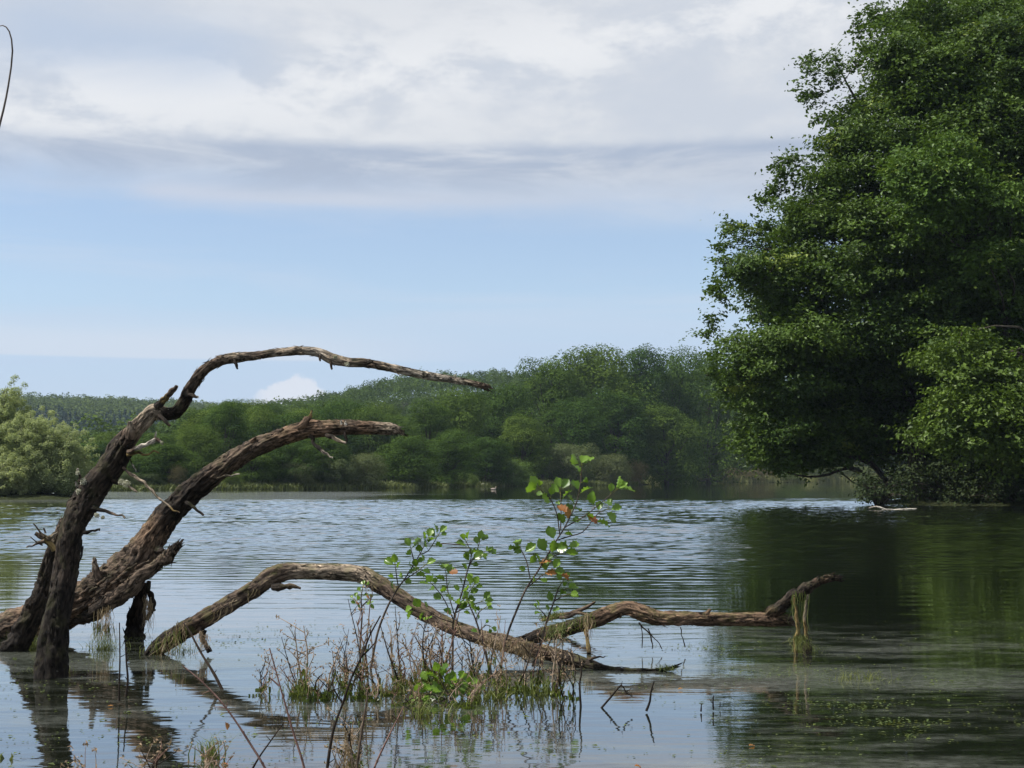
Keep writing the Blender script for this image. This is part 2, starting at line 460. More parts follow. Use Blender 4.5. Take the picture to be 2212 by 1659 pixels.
bp = T.n('ShaderNodeBump'); bp.inputs['Distance'].default_value = .2; T.link(n2, bp.inputs['Height']); T.link(bp.outputs[0], p.inputs['Normal'])
T.link(p.outputs[0], T.n('ShaderNodeOutputMaterial').inputs[0])
tag(build(mb, 'ground', m), 'wooded ground with hills round the lake', kind='structure')

# ------------------------------------------------------------------ water
WAVE = 0.85
m, T = new_mat('lake water')
geo = T.n('ShaderNodeNewGeometry')
s3 = T.n('ShaderNodeSeparateXYZ'); T.link(geo.outputs['Position'], s3.inputs[0])
X, Y = s3.outputs[0], s3.outputs[1]
def wv(sx, sy, off=0.0, ang=0.0):
    ca, sa = math.cos(ang), math.sin(ang)
    a = T.m('ADD', T.m('MULTIPLY', X, ca), T.m('MULTIPLY', Y, sa)); b = T.m('SUBTRACT', T.m('MULTIPLY', Y, ca), T.m('MULTIPLY', X, sa))
    return T.vec(T.m('MULTIPLY', a, sx), T.m('MULTIPLY', b, sy), off)
# wind ripples on the open lake
open_ = T.ss(13.0, 24.0, T.m('ADD', Y, T.m('MULTIPLY', X, .12)))
patch = T.ss(.35, .62, T.noise(wv(.035, .09, 2.0), 1, 3, .5))
r1 = T.noise(wv(1.8, 5.0, 0, .10), 1, 3, .6)
r2 = T.noise(wv(.45, 1.3, 5, -.08), 1, 2, .5)
h_open = T.m('MULTIPLY', T.m('ADD', T.m('MULTIPLY', r1, .0040), T.m('MULTIPLY', r2, .001)), T.m('MULTIPLY', open_, T.m('ADD', .55, T.m('MULTIPLY', patch, .6))))
# long parallel ripples in a belt in front of it
belt = T.m('MULTIPLY', T.ss(10.8, 12.6, Y), T.ss(26.0, 17.5, Y))
ph = T.noise(wv(.10, .16, 1.0), 1, 2, .5)
ph2 = T.noise(wv(.5, .5, 9.0), 1, 2, .5)
bandw = T.m('SINE', T.m('ADD', T.m('MULTIPLY', T.m('ADD', Y, T.m('MULTIPLY', X, .02)), 13.5), T.m('ADD', T.m('MULTIPLY', ph, 26.0), T.m('MULTIPLY', ph2, 5.0))))
bamp = T.m('MULTIPLY', belt, T.ss(.32, .62, T.noise(wv(.30, 1.1, 4.0), 1, 4, .65), .0, 1.0))
h_belt = T.m('MULTIPLY', T.m('MULTIPLY', bandw, .0007), bamp)
# the nearly still shallows
h_calm = T.m('ADD', T.m('MULTIPLY', T.noise(wv(.8, 2.6, 3.0), 1, 3, .55), .0045), T.m('MULTIPLY', T.noise(wv(5, 16, 6.0), 1, 2, .5), .00045))
hh = T.m('ADD', T.m('ADD', h_open, h_belt), h_calm)
bp = T.n('ShaderNodeBump'); bp.inputs['Strength'].default_value = 1.0; bp.inputs['Distance'].default_value = 1.0
T.link(hh, bp.inputs['Height'])
# algae film: ragged rafts in the shallows, a belt where the ripples end, a greenish sheet far left
f1 = T.noise(wv(.55, 1.5, 1.5), 1, 6, .68, .5)
f2 = T.noise(wv(3.5, 9.0, 4.5), 1, 4, .65)
f3 = T.noise(wv(22, 30, 4.5), 1, 3, .6)
near = T.ss(12.2, 10.6, T.m('ADD', Y, T.m('MULTIPLY', T.m('SUBTRACT', f2, .5), 1.5)))
beltf = gauss(T, T.m('ADD', Y, T.m('MULTIPLY', X, .14)), 8.9, .55)
film = T.m('MULTIPLY', near, T.ss(.46, .66, T.m('ADD', T.m('ADD', T.m('MULTIPLY', f1, .62), T.m('MULTIPLY', f2, .38)), T.m('MULTIPLY', beltf, .14))))
film = T.m('MULTIPLY', film, T.ss(.35, .6, f3, .45, 1.0))
wedge = T.m('MULTIPLY', T.m('MULTIPLY', T.ss(64.0, 74.0, Y), T.ss(128.0, 112.0, Y)), T.ss(.44, .58, T.m('ADD', T.noise(wv(.05, .16, 8.0), 1, 4, .6), T.ss(4.0, -16.0, X, -.3, .12))))
film_all = T.m('ADD', T.m('MULTIPLY', film, .36), T.m('MULTIPLY', wedge, .34), clamp=True)
wat = T.n('ShaderNodeBsdfPrincipled')
wat.inputs['Base Color'].default_value = (.007, .009, .005, 1); wat.inputs['Roughness'].default_value = .03
wat.inputs['IOR'].default_value = 1.55
T.link(bp.outputs[0], wat.inputs['Normal']); T.link(bp.outputs[0], wat.inputs['Coat Normal'])
wat.inputs['Coat Weight'].default_value = .6; wat.inputs['Coat IOR'].default_value = 1.45; wat.inputs['Coat Roughness'].default_value = .03
scum = T.n('ShaderNodeBsdfPrincipled')
T.link(T.mix(T.ss(.4, .7, f1), (.11, .125, .10), (.17, .18, .155)), scum.inputs['Base Color'])
scum.inputs['Roughness'].default_value = .32; scum.inputs['Specular IOR Level'].default_value = .5
mx = T.n('ShaderNodeMixShader'); T.link(film_all, mx.inputs[0]); T.link(wat.outputs[0], mx.inputs[1]); T.link(scum.outputs[0], mx.inputs[2])
T.link(mx.outputs[0], T.n('ShaderNodeOutputMaterial').inputs[0])
M['water'] = m
# real wind waves on the open lake, still water beside and beyond it
yr = np.concatenate([[1.0, 5, 9], np.arange(10.5, 36, .05), np.arange(36, 100, .12), [104, 110, 120, 150, 200, 350]])
fr = np.concatenate([np.linspace(-.62, .62, 430)])
xr = fr[None] * np.maximum(yr, 10)[:, None]
Yg = np.repeat(yr[:, None], len(fr), 1)
rw = np.random.default_rng(3)
q2 = np.stack([xr.ravel(), Yg.ravel(), np.zeros(xr.size)], -1)
pn = vnoise(q2 * [.16, .30, 1], 31).reshape(xr.shape); pm = vnoise(q2 * [.05, .11, 1], 32).reshape(xr.shape); pf = vnoise(q2 * [.9, 1.6, 1], 33).reshape(xr.shape)
hw = np.zeros(xr.shape)
for k_ in range(16):
    lam = rw.uniform(.22, .62); an = rw.normal(0, .38)
    kk = 2 * math.pi / lam
    hw += lam * .0068 * np.sin(kk * (Yg * math.cos(an) + xr * math.sin(an)) + rw.uniform(0, 6.28) + 2.5 * pn + 1.2 * pf * rw.uniform(.5, 1.5))
wamp = sst(13.0, 27, Yg + pn * 2 + xr * .12) * sst(84, 66, Yg + 8 * pm - np.abs(xr) * .05) * (.50 + .55 * sst(24, 52, Yg)) * (1 + .16 * np.clip(pm + .5 * pn, -.8, .8))
hw *= WAVE * wamp
mb = MB(); ny_, nx_ = hw.shape
i_ = np.arange(ny_ - 1)[:, None] * nx_; j_ = np.arange(nx_ - 1)[None]
hw[:, 0] = hw[:, -1] = 0; hw[:4] = 0; hw[-6:] = 0
mb.add(np.stack([xr, Yg, hw], -1).reshape(-1, 3), np.stack([i_ + j_, i_ + j_ + 1, i_ + nx_ + j_ + 1, i_ + nx_ + j_], -1).reshape(-1, 4))
for e_, xx_ in ((0, -230.0), (nx_ - 1, 230.0)):
    V_ = np.concatenate([np.stack([xr[:, e_], yr, yr * 0], -1), np.stack([np.full(ny_, xx_), yr, yr * 0], -1)])
    a_ = np.arange(ny_ - 1)
    F_ = np.stack([a_, a_ + 1, a_ + 1 + ny_, a_ + ny_], -1)
    mb.add(V_, F_ if e_ == 0 else F_[:, ::-1])
tag(build(mb, 'water', M['water'], smooth=True), 'calm lake water with ripples and thin algae film', kind='structure')

# ------------------------------------------------------------------ generic trees
def lobes_leaves(mb, cen, rad, n_each, L, rng, flat=.75, tint0=.5, up=.45, shell=.72, tvar=.22):
    for c, r, n in zip(cen, rad, n_each):
        d = rdir(n, rng)
        d[:, 2] = np.where((d[:, 2] < -.25) & (rng.random(n) < .6), -d[:, 2], d[:, 2])
        bumpy = 1 + .30 * vnoise(d * 2.3 + c * .7, 5) + .16 * vnoise(d * 5.5 + c, 6)
        q = c + d * (r * (shell + (1 - shell) * 1.25 * rng.random(n) ** .6) * bumpy)[:, None] * [1, 1, flat]
        N = nrm(d * .85 + np.array([0, 0, up]) + rdir(n, rng) * .55)
        ln = L * (.7 + .6 * rng.random(n))
        leaf_quads(mb, q, N, ln, ln * .62, rng, np.clip(tint0 + rng.normal(0, tvar, n) + .12 * rng.normal(), 0, .9))

def tree_kind(name, label, cat, H, R, seed, mat, barkm, nl=34, leaves=8500, L=.34, cz=.58, rz=.42, lob=.30, trunk=True, flat=.75, tint0=.5, cone=0.0, skew=0):
    rng = np.random.default_rng(seed)
    zz = ((np.arange(nl) + rng.random(nl)) / nl) ** .85
    prof = np.where(zz < .45, .62 + .38 * np.sin(zz / .45 * 1.57), np.sqrt(np.clip(1 - ((zz - .45) / .60) ** 2, .05, 1)))
    an = np.arange(nl) * 2.4 + rng.normal(0, .7, nl)
    zz = np.clip(zz + rng.normal(0, .04, nl), 0, 1)
    rr_ = R * (1 - lob) * prof * (.62 + .42 * rng.random(nl) ** .5)
    rr_ *= 1 + .30 * vnoise(np.stack([np.cos(an) * 1.2, np.sin(an) * 1.2, zz * 2.5], -1), seed)
    rr_[rng.random(nl) < .15] *= .35
    lowz = max(.03, cz - rz)
    cen = np.stack([rr_ * np.cos(an), rr_ * np.sin(an), H * (lowz + (.96 - lowz) * zz)], -1)
    cen[:, 2] -= R * lob * flat * zz
    if cone:
        k = 1 - cone * np.clip((cen[:, 2] / H - .3) / .7, 0, 1); cen[:, :2] *= k[:, None]
    rad = R * lob * np.clip(np.exp(rng.normal(-.12, .36, nl)), .4, 1.7)
    w = rad ** 2; ne = np.maximum(20, (leaves * w / w.sum())).astype(int)
    if trunk: rad = rad * 1.12; flat = .88
    t = thing(name, label, cat)
    mb = MB(); lobes_leaves(mb, cen, rad, ne, L, rng, flat, tint0, tvar=.16)
    link('crown', mb.mesh('crown', mat), t)
    tb = MB()
    r0 = H * .020
    if trunk:
        top = np.array([rng.normal(0, .3), rng.normal(0, .3), H * .8])
        tube(tb, [(0, 0, -.6), (0.05, 0, H * .12), (top[0] * .4, top[1] * .4, H * .45), top], [r0 * 1.5, r0, r0 * .7, r0 * .2], 7, 1.2)
    for c in cen[rng.permutation(nl)[: nl // 2]]:
        z0 = min(c[2] * .55, H * .5) if trunk else 0
        b = np.array([0, 0, z0 if trunk else -.3])
        mid = (b + c) / 2 + [0, 0, (-.06 if trunk else .1) * H]
        tube(tb, [b, mid, c], [r0 * .45, r0 * .3, r0 * .1], 5, 1.5)
    link('trunk', tb.mesh('trunk', barkm, True), t)
    t['_h'] = H; t['_r'] = R
    return t

protos = {}
def place_tree(kind, x, y, h, w, label, group, rot=None, rng=random.Random(5), z=None):
    """a tree of the given height and crown width standing at x, y"""
    info = protos[kind]
    gz_ = float(ground(np.array([x]), np.array([y]))[0]) if z is None else z
    s = h / info['H']; sw = w / (2 * info['R'])
    rot = rng.uniform(0, 6.28) if rot is None else rot
    if not info['used']:
        info['used'] = True
        t = info['o']; t.location = (x, y, gz_ - .05); t.rotation_euler = (0, 0, rot); t.scale = (sw, sw, s)
        t['label'] = label
        if group: t['group'] = group
        return t
    return copy_thing(info['o'], (x, y, gz_ - .05), rot, (sw, sw, s), label, group)
def proto(key, name, cat, H, R, *a, **k):
    o = tree_kind(name, 'tree', cat, H, R, *a, **k)
    del o['_h']; del o['_r']
    protos[key] = dict(o=o, H=H, R=R, used=False)

proto('b0', 'broadleaf_tree', 'tree', 20, 7.5, 11, M['broad'], M['bark'], 50, 27000, .34, cz=.5, rz=.42)
proto('b1', 'broadleaf_tree', 'tree', 20, 6.5, 12, M['broad'], M['bark'], 46, 25000, .34, cz=.5, rz=.44, cone=.25)
proto('b2', 'broadleaf_tree', 'tree', 20, 8.0, 13, M['broad'], M['bark'], 58, 28000, .34, cz=.5, rz=.46, lob=.25)
proto('b3', 'broadleaf_tree', 'tree', 20, 7.0, 14, M['broad'], M['bark'], 50, 27000, .33, cz=.50, rz=.48, lob=.28)
proto('w0', 'willow_shrub', 'shrub', 6, 4.2, 21, M['shrub'], M['greybark'], 34, 15000, .17, cz=.42, rz=.50, lob=.32, trunk=False)
proto('w1', 'willow_shrub', 'shrub', 6, 4.0, 22, M['shrub'], M['greybark'], 40, 15000, .17, cz=.40, rz=.55, lob=.28, trunk=False)
proto('lime', 'round_shrub', 'shrub', 6, 4.2, 23, M['lime'], M['greybark'], 36, 14000, .20, cz=.40, rz=.52, lob=.3, trunk=False)
proto('rust', 'dry_shrub', 'shrub', 5, 4.0, 24, M['rust'], M['greybark'], 34, 11000, .17, cz=.38, rz=.52, lob=.3, trunk=False)

def at(x, Y):
    return (x - VW / 2) / FPX * Y
_sy = {}
def shore_y(x, first=90.0):
    k = round(x)
    if k not in _sy:
        Ys = np.arange(first, 360, .5); d_ = lake_dist(at(x, Ys), Ys)
        i_ = len(Ys) - 1
        while i_ > 0 and d_[i_] > 0: i_ -= 1
        _sy[k] = float(Ys[min(i_ + 1, len(Ys) - 1)])
    return _sy[k]
# shore trees read off the photograph: kind, x centre, distance, y of its top, width in photo units, words
def shore(kind, x, Y, ytop, w, label, group):
    if group == GS and Y < 215 and ytop > 930: Y = shore_y(x) + 4.5; w = w * 1.25
    if group == GB: Y = shore_y(x) + 1.6 + px(w, 150) * .18
    gx_ = at(x, Y); g = float(ground(np.array([gx_]), np.array([float(Y)]))[0])
    h = (CAMH + (HOR - ytop) / FPX * Y - g) * (1.05 if group == GS else 1)
    return place_tree(kind, gx_, Y, h, px(w, Y), label, group, z=g)
GS = 'trees on the far shore'; GB = 'shrubs along the far shore'
for a in [
    ('b0', 1275, 246, 742, 240, 'tallest broadleaf tree of the far shore, its dome top breaking the skyline'),
    ('b2', 1190, 238, 785, 190, 'broad dark green tree left of the tallest shore tree'),
    ('b1', 1375, 262, 757, 170, 'broadleaf tree just right of the tallest shore tree'),
    ('b3', 1450, 268, 770, 170, 'dense tree at the right of the tall shore group, over the reeds'),
    ('b0', 1530, 290, 762, 190, 'tree half hidden by the left edge of the big oak'),
    ('b2', 1330, 236, 850, 170, 'lighter green lower tree in front of the tallest shore tree'),
    ('b3', 1235, 226, 870, 150, 'mid green tree standing low before the tallest shore tree'),
    ('b1', 1440, 240, 880, 150, 'low tree above the right end of the grey willow shrubs'),
    ('b0', 1500, 300, 900, 160, 'dark tree behind the reed bank next to the oak'),
    ('b3', 1600, 345, 905, 170, 'tree behind the reed bank seen under the oak boughs'),
    ('b2', 1700, 348, 900, 170, 'grey green tree far behind the drooping oak boughs'),
    ('b1', 1790, 350, 890, 160, 'far tree behind the bare curved limb of the oak'),
    ('b0', 1900, 352, 880, 190, 'far tree seen in the gap left of the oak trunk'),
    ('b2', 2020, 352, 880, 190, 'far tree behind the oak trunk'),
    ('b0', 1085, 222, 825, 180, 'wide tree under the tip of the upper dead limb'),
    ('b3', 1000, 212, 852, 160, 'dark layered tree right of the lower dead limb tip'),
    ('b2', 925, 202, 872, 160, 'dark tree at the left of the shaded shore group'),
    ('b1', 1130, 210, 900, 120, 'low dark tree behind the round light green shrub'),
    ('b0', 885, 192, 940, 110, 'small shaded tree standing at the water edge by the willows'),
    ('b3', 965, 194, 935, 110, 'low shaded tree behind the pale shore stones'),
    ('b2', 1050, 200, 945, 110, 'shaded tree just left of the round light green shrub'),
    ('b2', 485, 168, 873, 150, 'round green tree between the two dead limbs, left on the far shore'),
    ('b0', 560, 180, 880, 130, 'green tree right of the round one behind the lower dead limb'),
    ('b3', 425, 160, 925, 110, 'smaller tree left of the round green tree on the far shore'),
    ('b1', 365, 156, 960, 110, 'low tree on the left shore behind the long dead twig'),
    ('b3', 300, 152, 985, 100, 'low tree on the left shore close to the upper dead trunk'),
    ('b2', 235, 150, 1000, 90, 'lowest tree of the left shore next to the pale willow'),
    ('b1', 640, 190, 890, 130, 'mid green tree above the lower dead limb'),
    ('b3', 715, 196, 890, 140, 'tree behind the broken end of the lower dead limb'),
    ('b0', 800, 204, 880, 150, 'tree right behind the broken end of the lower dead limb'),
    ('b0', 620, 166, 950, 110, 'shaded tree under the middle of the lower dead limb'),
    ('b2', 700, 172, 945, 110, 'dark tree behind the grey willow shrubs'),
    ('b1', 545, 158, 965, 90, 'low tree between the lower dead trunk and the willow shrubs'),
]:
    shore(*a[:5], a[5], GS)
GB = 'shrubs along the far shore'
for a in [
    ('w0', 790, 162, 968, 110, 'tall grey green willow shrub at the middle of the far shore'),
    ('w1', 720, 158, 985, 100, 'grey green willow shrub left of the tall one'),
    ('w0', 640, 152, 990, 90, 'willow shrub right of the lower dead limb over the water'),
    ('rust', 385, 136, 1000, 50, 'greyish dry shrub beside the lower dead trunk'),
    ('w1', 320, 137, 1018, 70, 'dark low shrub at the left shore, behind the dead twig'),
    ('w0', 440, 142, 1015, 60, 'low shrub at the foot of the round green tree'),
    ('lime', 500, 147, 1012, 60, 'small bright shrub at the water edge left of the willows'),
    ('lime', 1100, 206, 985, 115, 'round light green shrub at the water edge, behind the sapling'),
    ('w1', 1235, 219, 950, 130, 'big grey green shrub behind the sapling top'),
    ('w0', 1320, 226, 970, 120, 'grey green shrub right of the sapling top'),
    ('rust', 1375, 232, 990, 60, 'reddish brown shrub at the end of the grey shrub row'),
    ('rust', 1570, 332, 1008, 90, 'brown green shrub on the reed bank'),
    ('rust', 1640, 334, 1010, 90, 'brown shrub on the reed bank, beside the oak boughs'),
    ('lime', 1710, 336, 1012, 80, 'yellowish shrub on the reed bank below the oak boughs'),
    ('w0', 1480, 318, 1012, 80, 'green shrub at the left end of the reed bank'),
    ('w1', 1780, 338, 1005, 90, 'grey shrub seen under the bare curved oak limb'),
    ('w0', 1850, 338, 1000, 90, 'grey shrub seen left of the dark waterside bush'),
    ('w1', 1430, 236, 990, 90, 'grey green shrub at the water below the right end of the tall shore group'),
    ('w0', 1490, 250, 985, 100, 'dark shrub at the water left of the reed bank'),
    ('lime', 1530, 270, 1000, 80, 'small green shrub at the water edge where the reed bank begins'),
    ('w0', 900, 184, 1000, 70, 'shaded shrub at the water edge below the dark shore group'),
    ('w0', 270, 136, 1015, 70, 'low shrub on the left shore beside the pale willow'),
    ('w1', 215, 134, 1020, 60, 'lowest shrub on the left shore at the end of the pale willow'),
    ('lime', 1010, 190, 1018, 50, 'low green bush above the pale shore stones'),
]:
    shore(*a[:5], a[5], GB)

# hillside trees one can tell apart (the nearest ones), all of one look
SLOPE = [(400, 'tree of the low wood left on the slope, behind the upper dead trunk', 'trees on the low left slope'),
         (620, 'tree of the slope wood behind the round green shore tree', 'trees on the slope behind the round green tree'),
         (880, 'tree of the slope wood seen between the two dead limbs', 'trees on the slope between the dead limbs'),
         (1130, 'tree of the slope wood behind the tip of the upper dead limb', 'trees on the slope behind the upper limb tip'),
         (9999, 'tree of the slope wood behind the tall shore trees by the oaks', 'trees on the slope behind the tall shore group')]
rng = np.random.default_rng(99)
cnt = 0; spots = []
tries = 0
while cnt < 170 and tries < 20000:
    tries += 1
    pxx = rng.uniform(180, 1640); Y_ = rng.uniform(170, 400)
    x_ = at(pxx, Y_)
    D = float(lake_dist(np.array([x_]), np.array([Y_]))[0])
    if D < 22 or D > 200: continue
    if any((x_ - a) ** 2 + (Y_ - b) ** 2 < 7.5 ** 2 for a, b in spots): continue
    spots.append((x_, Y_)); cnt += 1
    small = pxx < 430
    place_tree('b%d' % rng.integers(0, 4), x_, Y_, rng.uniform(4, 7) if small else rng.uniform(8.5, 12), rng.uniform(7, 9) if small else rng.uniform(9, 12),
               *next((l, g_) for lim, l, g_ in SLOPE if pxx < lim))

# the far wood: one mass
def wood(name, label, spots_, conif, mat, L, per, seed, hh_=9.0, ww=3.6):
    rng = np.random.default_rng(seed)
    sp_ = np.array(spots_); g = ground(sp_[:, 0], sp_[:, 1])
    n = len(sp_)
    N_ = n * per
    idx = np.repeat(np.arange(n), per)
    H = hh_ * (.75 + .5 * rng.random(n)); R = ww * (.75 + .5 * rng.random(n))
    if conif:
        t = rng.random(N_) ** .6
        ang = rng.random(N_) * 6.283
        rr = R[idx] * (1 - t) * .9
        q = np.stack([rr * np.cos(ang), rr * np.sin(ang), (.12 + .88 * t) * H[idx]], -1)
        d = nrm(np.stack([np.cos(ang), np.sin(ang), np.full(N_, .3)], -1))
    else:
        d = rdir(N_, rng); d[:, 2] = np.where(d[:, 2] < -.3, -d[:, 2], d[:, 2])
        b = 1 + .35 * vnoise(d * 1.9 + idx[:, None] * 1.37, 8)
        q = d * (b * (.8 + .2 * rng.random(N_)))[:, None] * np.stack([R[idx], R[idx], H[idx] * .45], -1)
        q[:, 2] += H[idx] * .55
    q[:, 0] += sp_[idx, 0]; q[:, 1] += sp_[idx, 1]; q[:, 2] += g[idx]
    mb = MB()
    l = L * (.7 + .6 * rng.random(N_))
    tt = np.clip(.5 + .25 * rng.normal(size=n)[idx] + .15 * rng.normal(size=N_), 0, .9)
    leaf_quads(mb, q, nrm(d * .6 + [0, 0, .45] + rdir(N_, rng) * .7), l, l * .7, rng, tt)
    o = build(mb, name, mat)
    tag(o, label, 'wood', kind='stuff')
def scatter(n, px0, px1, y0, y1, sep, cond, seed):
    rng = np.random.default_rng(seed); grid = {}; out = []
    for _ in range(n * 12):
        if len(out) >= n: break
        Y_ = math.sqrt(rng.uniform(y0 * y0, y1 * y1)); pxx = rng.uniform(px0, px1); x_ = at(pxx, Y_)
        if not cond(pxx, Y_, x_): continue
        k = (int(x_ // sep), int(Y_ // sep))
        if any((x_ - a) ** 2 + (Y_ - b) ** 2 < sep * sep for i in (-1, 0, 1) for j in (-1, 0, 1) for a, b in grid.get((k[0] + i, k[1] + j), ())): continue
        grid.setdefault(k, []).append((x_, Y_)); out.append((x_, Y_))
    return out
hs = scatter(3000, 190, 1700, 225, 560, 4.6, lambda p, Y, x: all((x - a) ** 2 + (Y - b) ** 2 > 36 for a, b in spots) and Y > 225 + (p > 600) * 40 + (p > 1450) * 80, 5)
hs = [q for q in hs if lake_dist(np.array([q[0]]), np.array([q[1]]))[0] > 60]
wood('hill_wood', 'closed green wood covering the hill behind the far shore', hs, False, M['hill'], .62, 230, 41, 8.5, 3.3)
fs = scatter(3800, -60, 720, 560, 1150, 6.6, lambda p, Y, x: Y > 780 + 40 * math.sin(p * .02) or p > 420, 6)
wood('ridge_wood', 'hazy blue green broadleaf wood along the far ridge', fs, False, M['hill'], 1.3, 90, 42, 11, 4.4)
cs = scatter(3600, -60, 440, 480, 790, 5.4, lambda p, Y, x: Y < 880 + 60 * math.sin(p * .02) and p < 420, 7)
wood('conifer_wood', 'hazy plantation of conifers below the far ridge', cs, True, M['conifer'], 1.3, 80, 43, 10, 2.6)

# ------------------------------------------------------------------ reeds on the far bank
def blades(mb, base, h, lean, w, rng, tint, seg=3):
    """thin grass blades: base (n,3), heights, outward lean vectors"""
    n = len(base)
    h = np.broadcast_to(h, (n,)); side = nrm(np.cross(rdir(n, rng), [0, 0, 1]))
    t = np.linspace(0, 1, seg + 1); ph_ = rng.uniform(0, 6.28, n); fq_ = rng.uniform(.6, 1.4, n)
    rows = []
    for k in t:
        c = base + np.stack([lean[:, 0] * k * k, lean[:, 1] * k * k, h * (k - .18 * k ** 3)], -1)
        wb_ = np.minimum(.022, np.abs(h) * .12) * k
        c[:, 0] += wb_ * np.sin(7 * k * fq_ + ph_); c[:, 1] += wb_ * np.cos(5 * k * fq_ + ph_ * 2)
        ww = w * (1 - k) ** .7 + w * .08
        rows.append(np.stack([c - side * ww / 2, c + side * ww / 2], 1))
    V = np.stack(rows, 1).reshape(n, -1, 3)
    m_ = V.shape[1]
    f = np.array([[2 * k, 2 * k + 1, 2 * k + 3, 2 * k + 2] for k in range(seg)])
    F = (np.arange(n)[:, None, None] * m_ + f[None]).reshape(-1, 4)
    mb.add(V.reshape(-1, 3), F, np.repeat(np.broadcast_to(tint, (n,)), seg))
rng = np.random.default_rng(8)
n = 22000
pxx = np.concatenate([rng.uniform(1395, 1900, n // 2), rng.uniform(1150, 1400, n // 6), rng.uniform(200, 1150, n - n // 2 - n // 6)])
D0 = np.array([shore_y(q) for q in pxx]) + np.where(pxx > 1395, rng.uniform(-.5, 6, n), rng.uniform(-.4, 5.0, n))
x_ = at(pxx, D0)
g = np.maximum(ground(x_, D0), -.1)
hh_ = rng.uniform(.8, 2.3, n) * np.where(pxx > 1400, 1.05, .36); ln_ = rng.normal(0, .3, (n, 2)); far_ = pxx > 1395
for sel, mt_, lab_ in ((~far_, 'reed', 'low green bank grass along the far water edge'), (far_, 'farreed', 'pale green reed bank far behind the water, left of the oaks')):
    mb = MB(); blades(mb, np.stack([x_, D0, g], -1)[sel], hh_[sel], ln_[sel], .16, rng, rng.random(int(sel.sum())) * .9)
    tag(build(mb, 'reed_bed', M[mt_]), lab_, 'reeds', kind='stuff')

# ------------------------------------------------------------------ the pale willow at the left
def willow(label, x0, Y, w, ytop, seed, n_st, lean):
    rng = np.random.default_rng(seed)
    bx = at(x0, Y); H = CAMH + (HOR - ytop) / FPX * Y
    t = thing('willow_tree', label, 'tree', (bx, Y, 0.2), 'pale willows at the left shore')
    R = px(w, Y) / 2
    mb, tb = MB(), MB()
    cen, rad = [], []
    for k in range(n_st):
        a = rng.random() * 6.283; rr = R * (.15 + .85 * rng.random() ** .5)
        e = math.sqrt(max(0, 1 - (rr / R) ** 2 * .85))
        tip = np.array([bx + rr * math.cos(a), Y + rr * math.sin(a) * .9, max(.9, H * e * rng.uniform(.80, 1.0))])
        b = np.array([bx + rng.normal(0, .3), Y + rng.normal(0, .3), 0.1])
        mid = b * .45 + tip * .55 + [0, 0, H * .08]
        tube(tb, [b, mid, tip], [.07, .04, .008], 5, .6)
        for s_ in np.linspace(.22, 1.0, 12):
            q = (b * (1 - s_) ** 2 + 2 * mid * s_ * (1 - s_) + tip * s_ ** 2) + rng.normal(0, .42, 3) * [1, 1, .6]
            cen.append(q); rad.append(R * .135 * (1.25 - .75 * s_) * rng.uniform(.7, 1.2))
    # skirts down to the water
    for k in range(n_st):
        a = rng.random() * 6.283
        cen.append(np.array([bx + R * .9 * math.cos(a), Y + R * .8 * math.sin(a), rng.uniform(.4, 1.8)])); rad.append(R * .16)
    cen = np.array(cen); rad = np.array(rad)
    lobes_leaves(mb, cen, rad, np.maximum(40, (rad ** 2 * 2600)).astype(int), .095, rng, 1.0, .5, .45, .45, .25)
    build(mb, 'crown', M['willow'], t, False); build(tb, 'trunk', M['greybark'], t)
willow('tall pale willow with feathery top at the left edge of the frame', -10, 84, 210, 800, 31, 76, 0)
willow('lower rounded willow at the left, in front of the tall feathery one', 85, 82, 215, 880, 32, 70, 0)
willow('small green willow at the left edge, low over the water', 0, 79, 120, 985, 33, 46, 0)
willow('low willow at the right end of the left willow clump', 150, 84, 110, 945, 34, 50, 0)

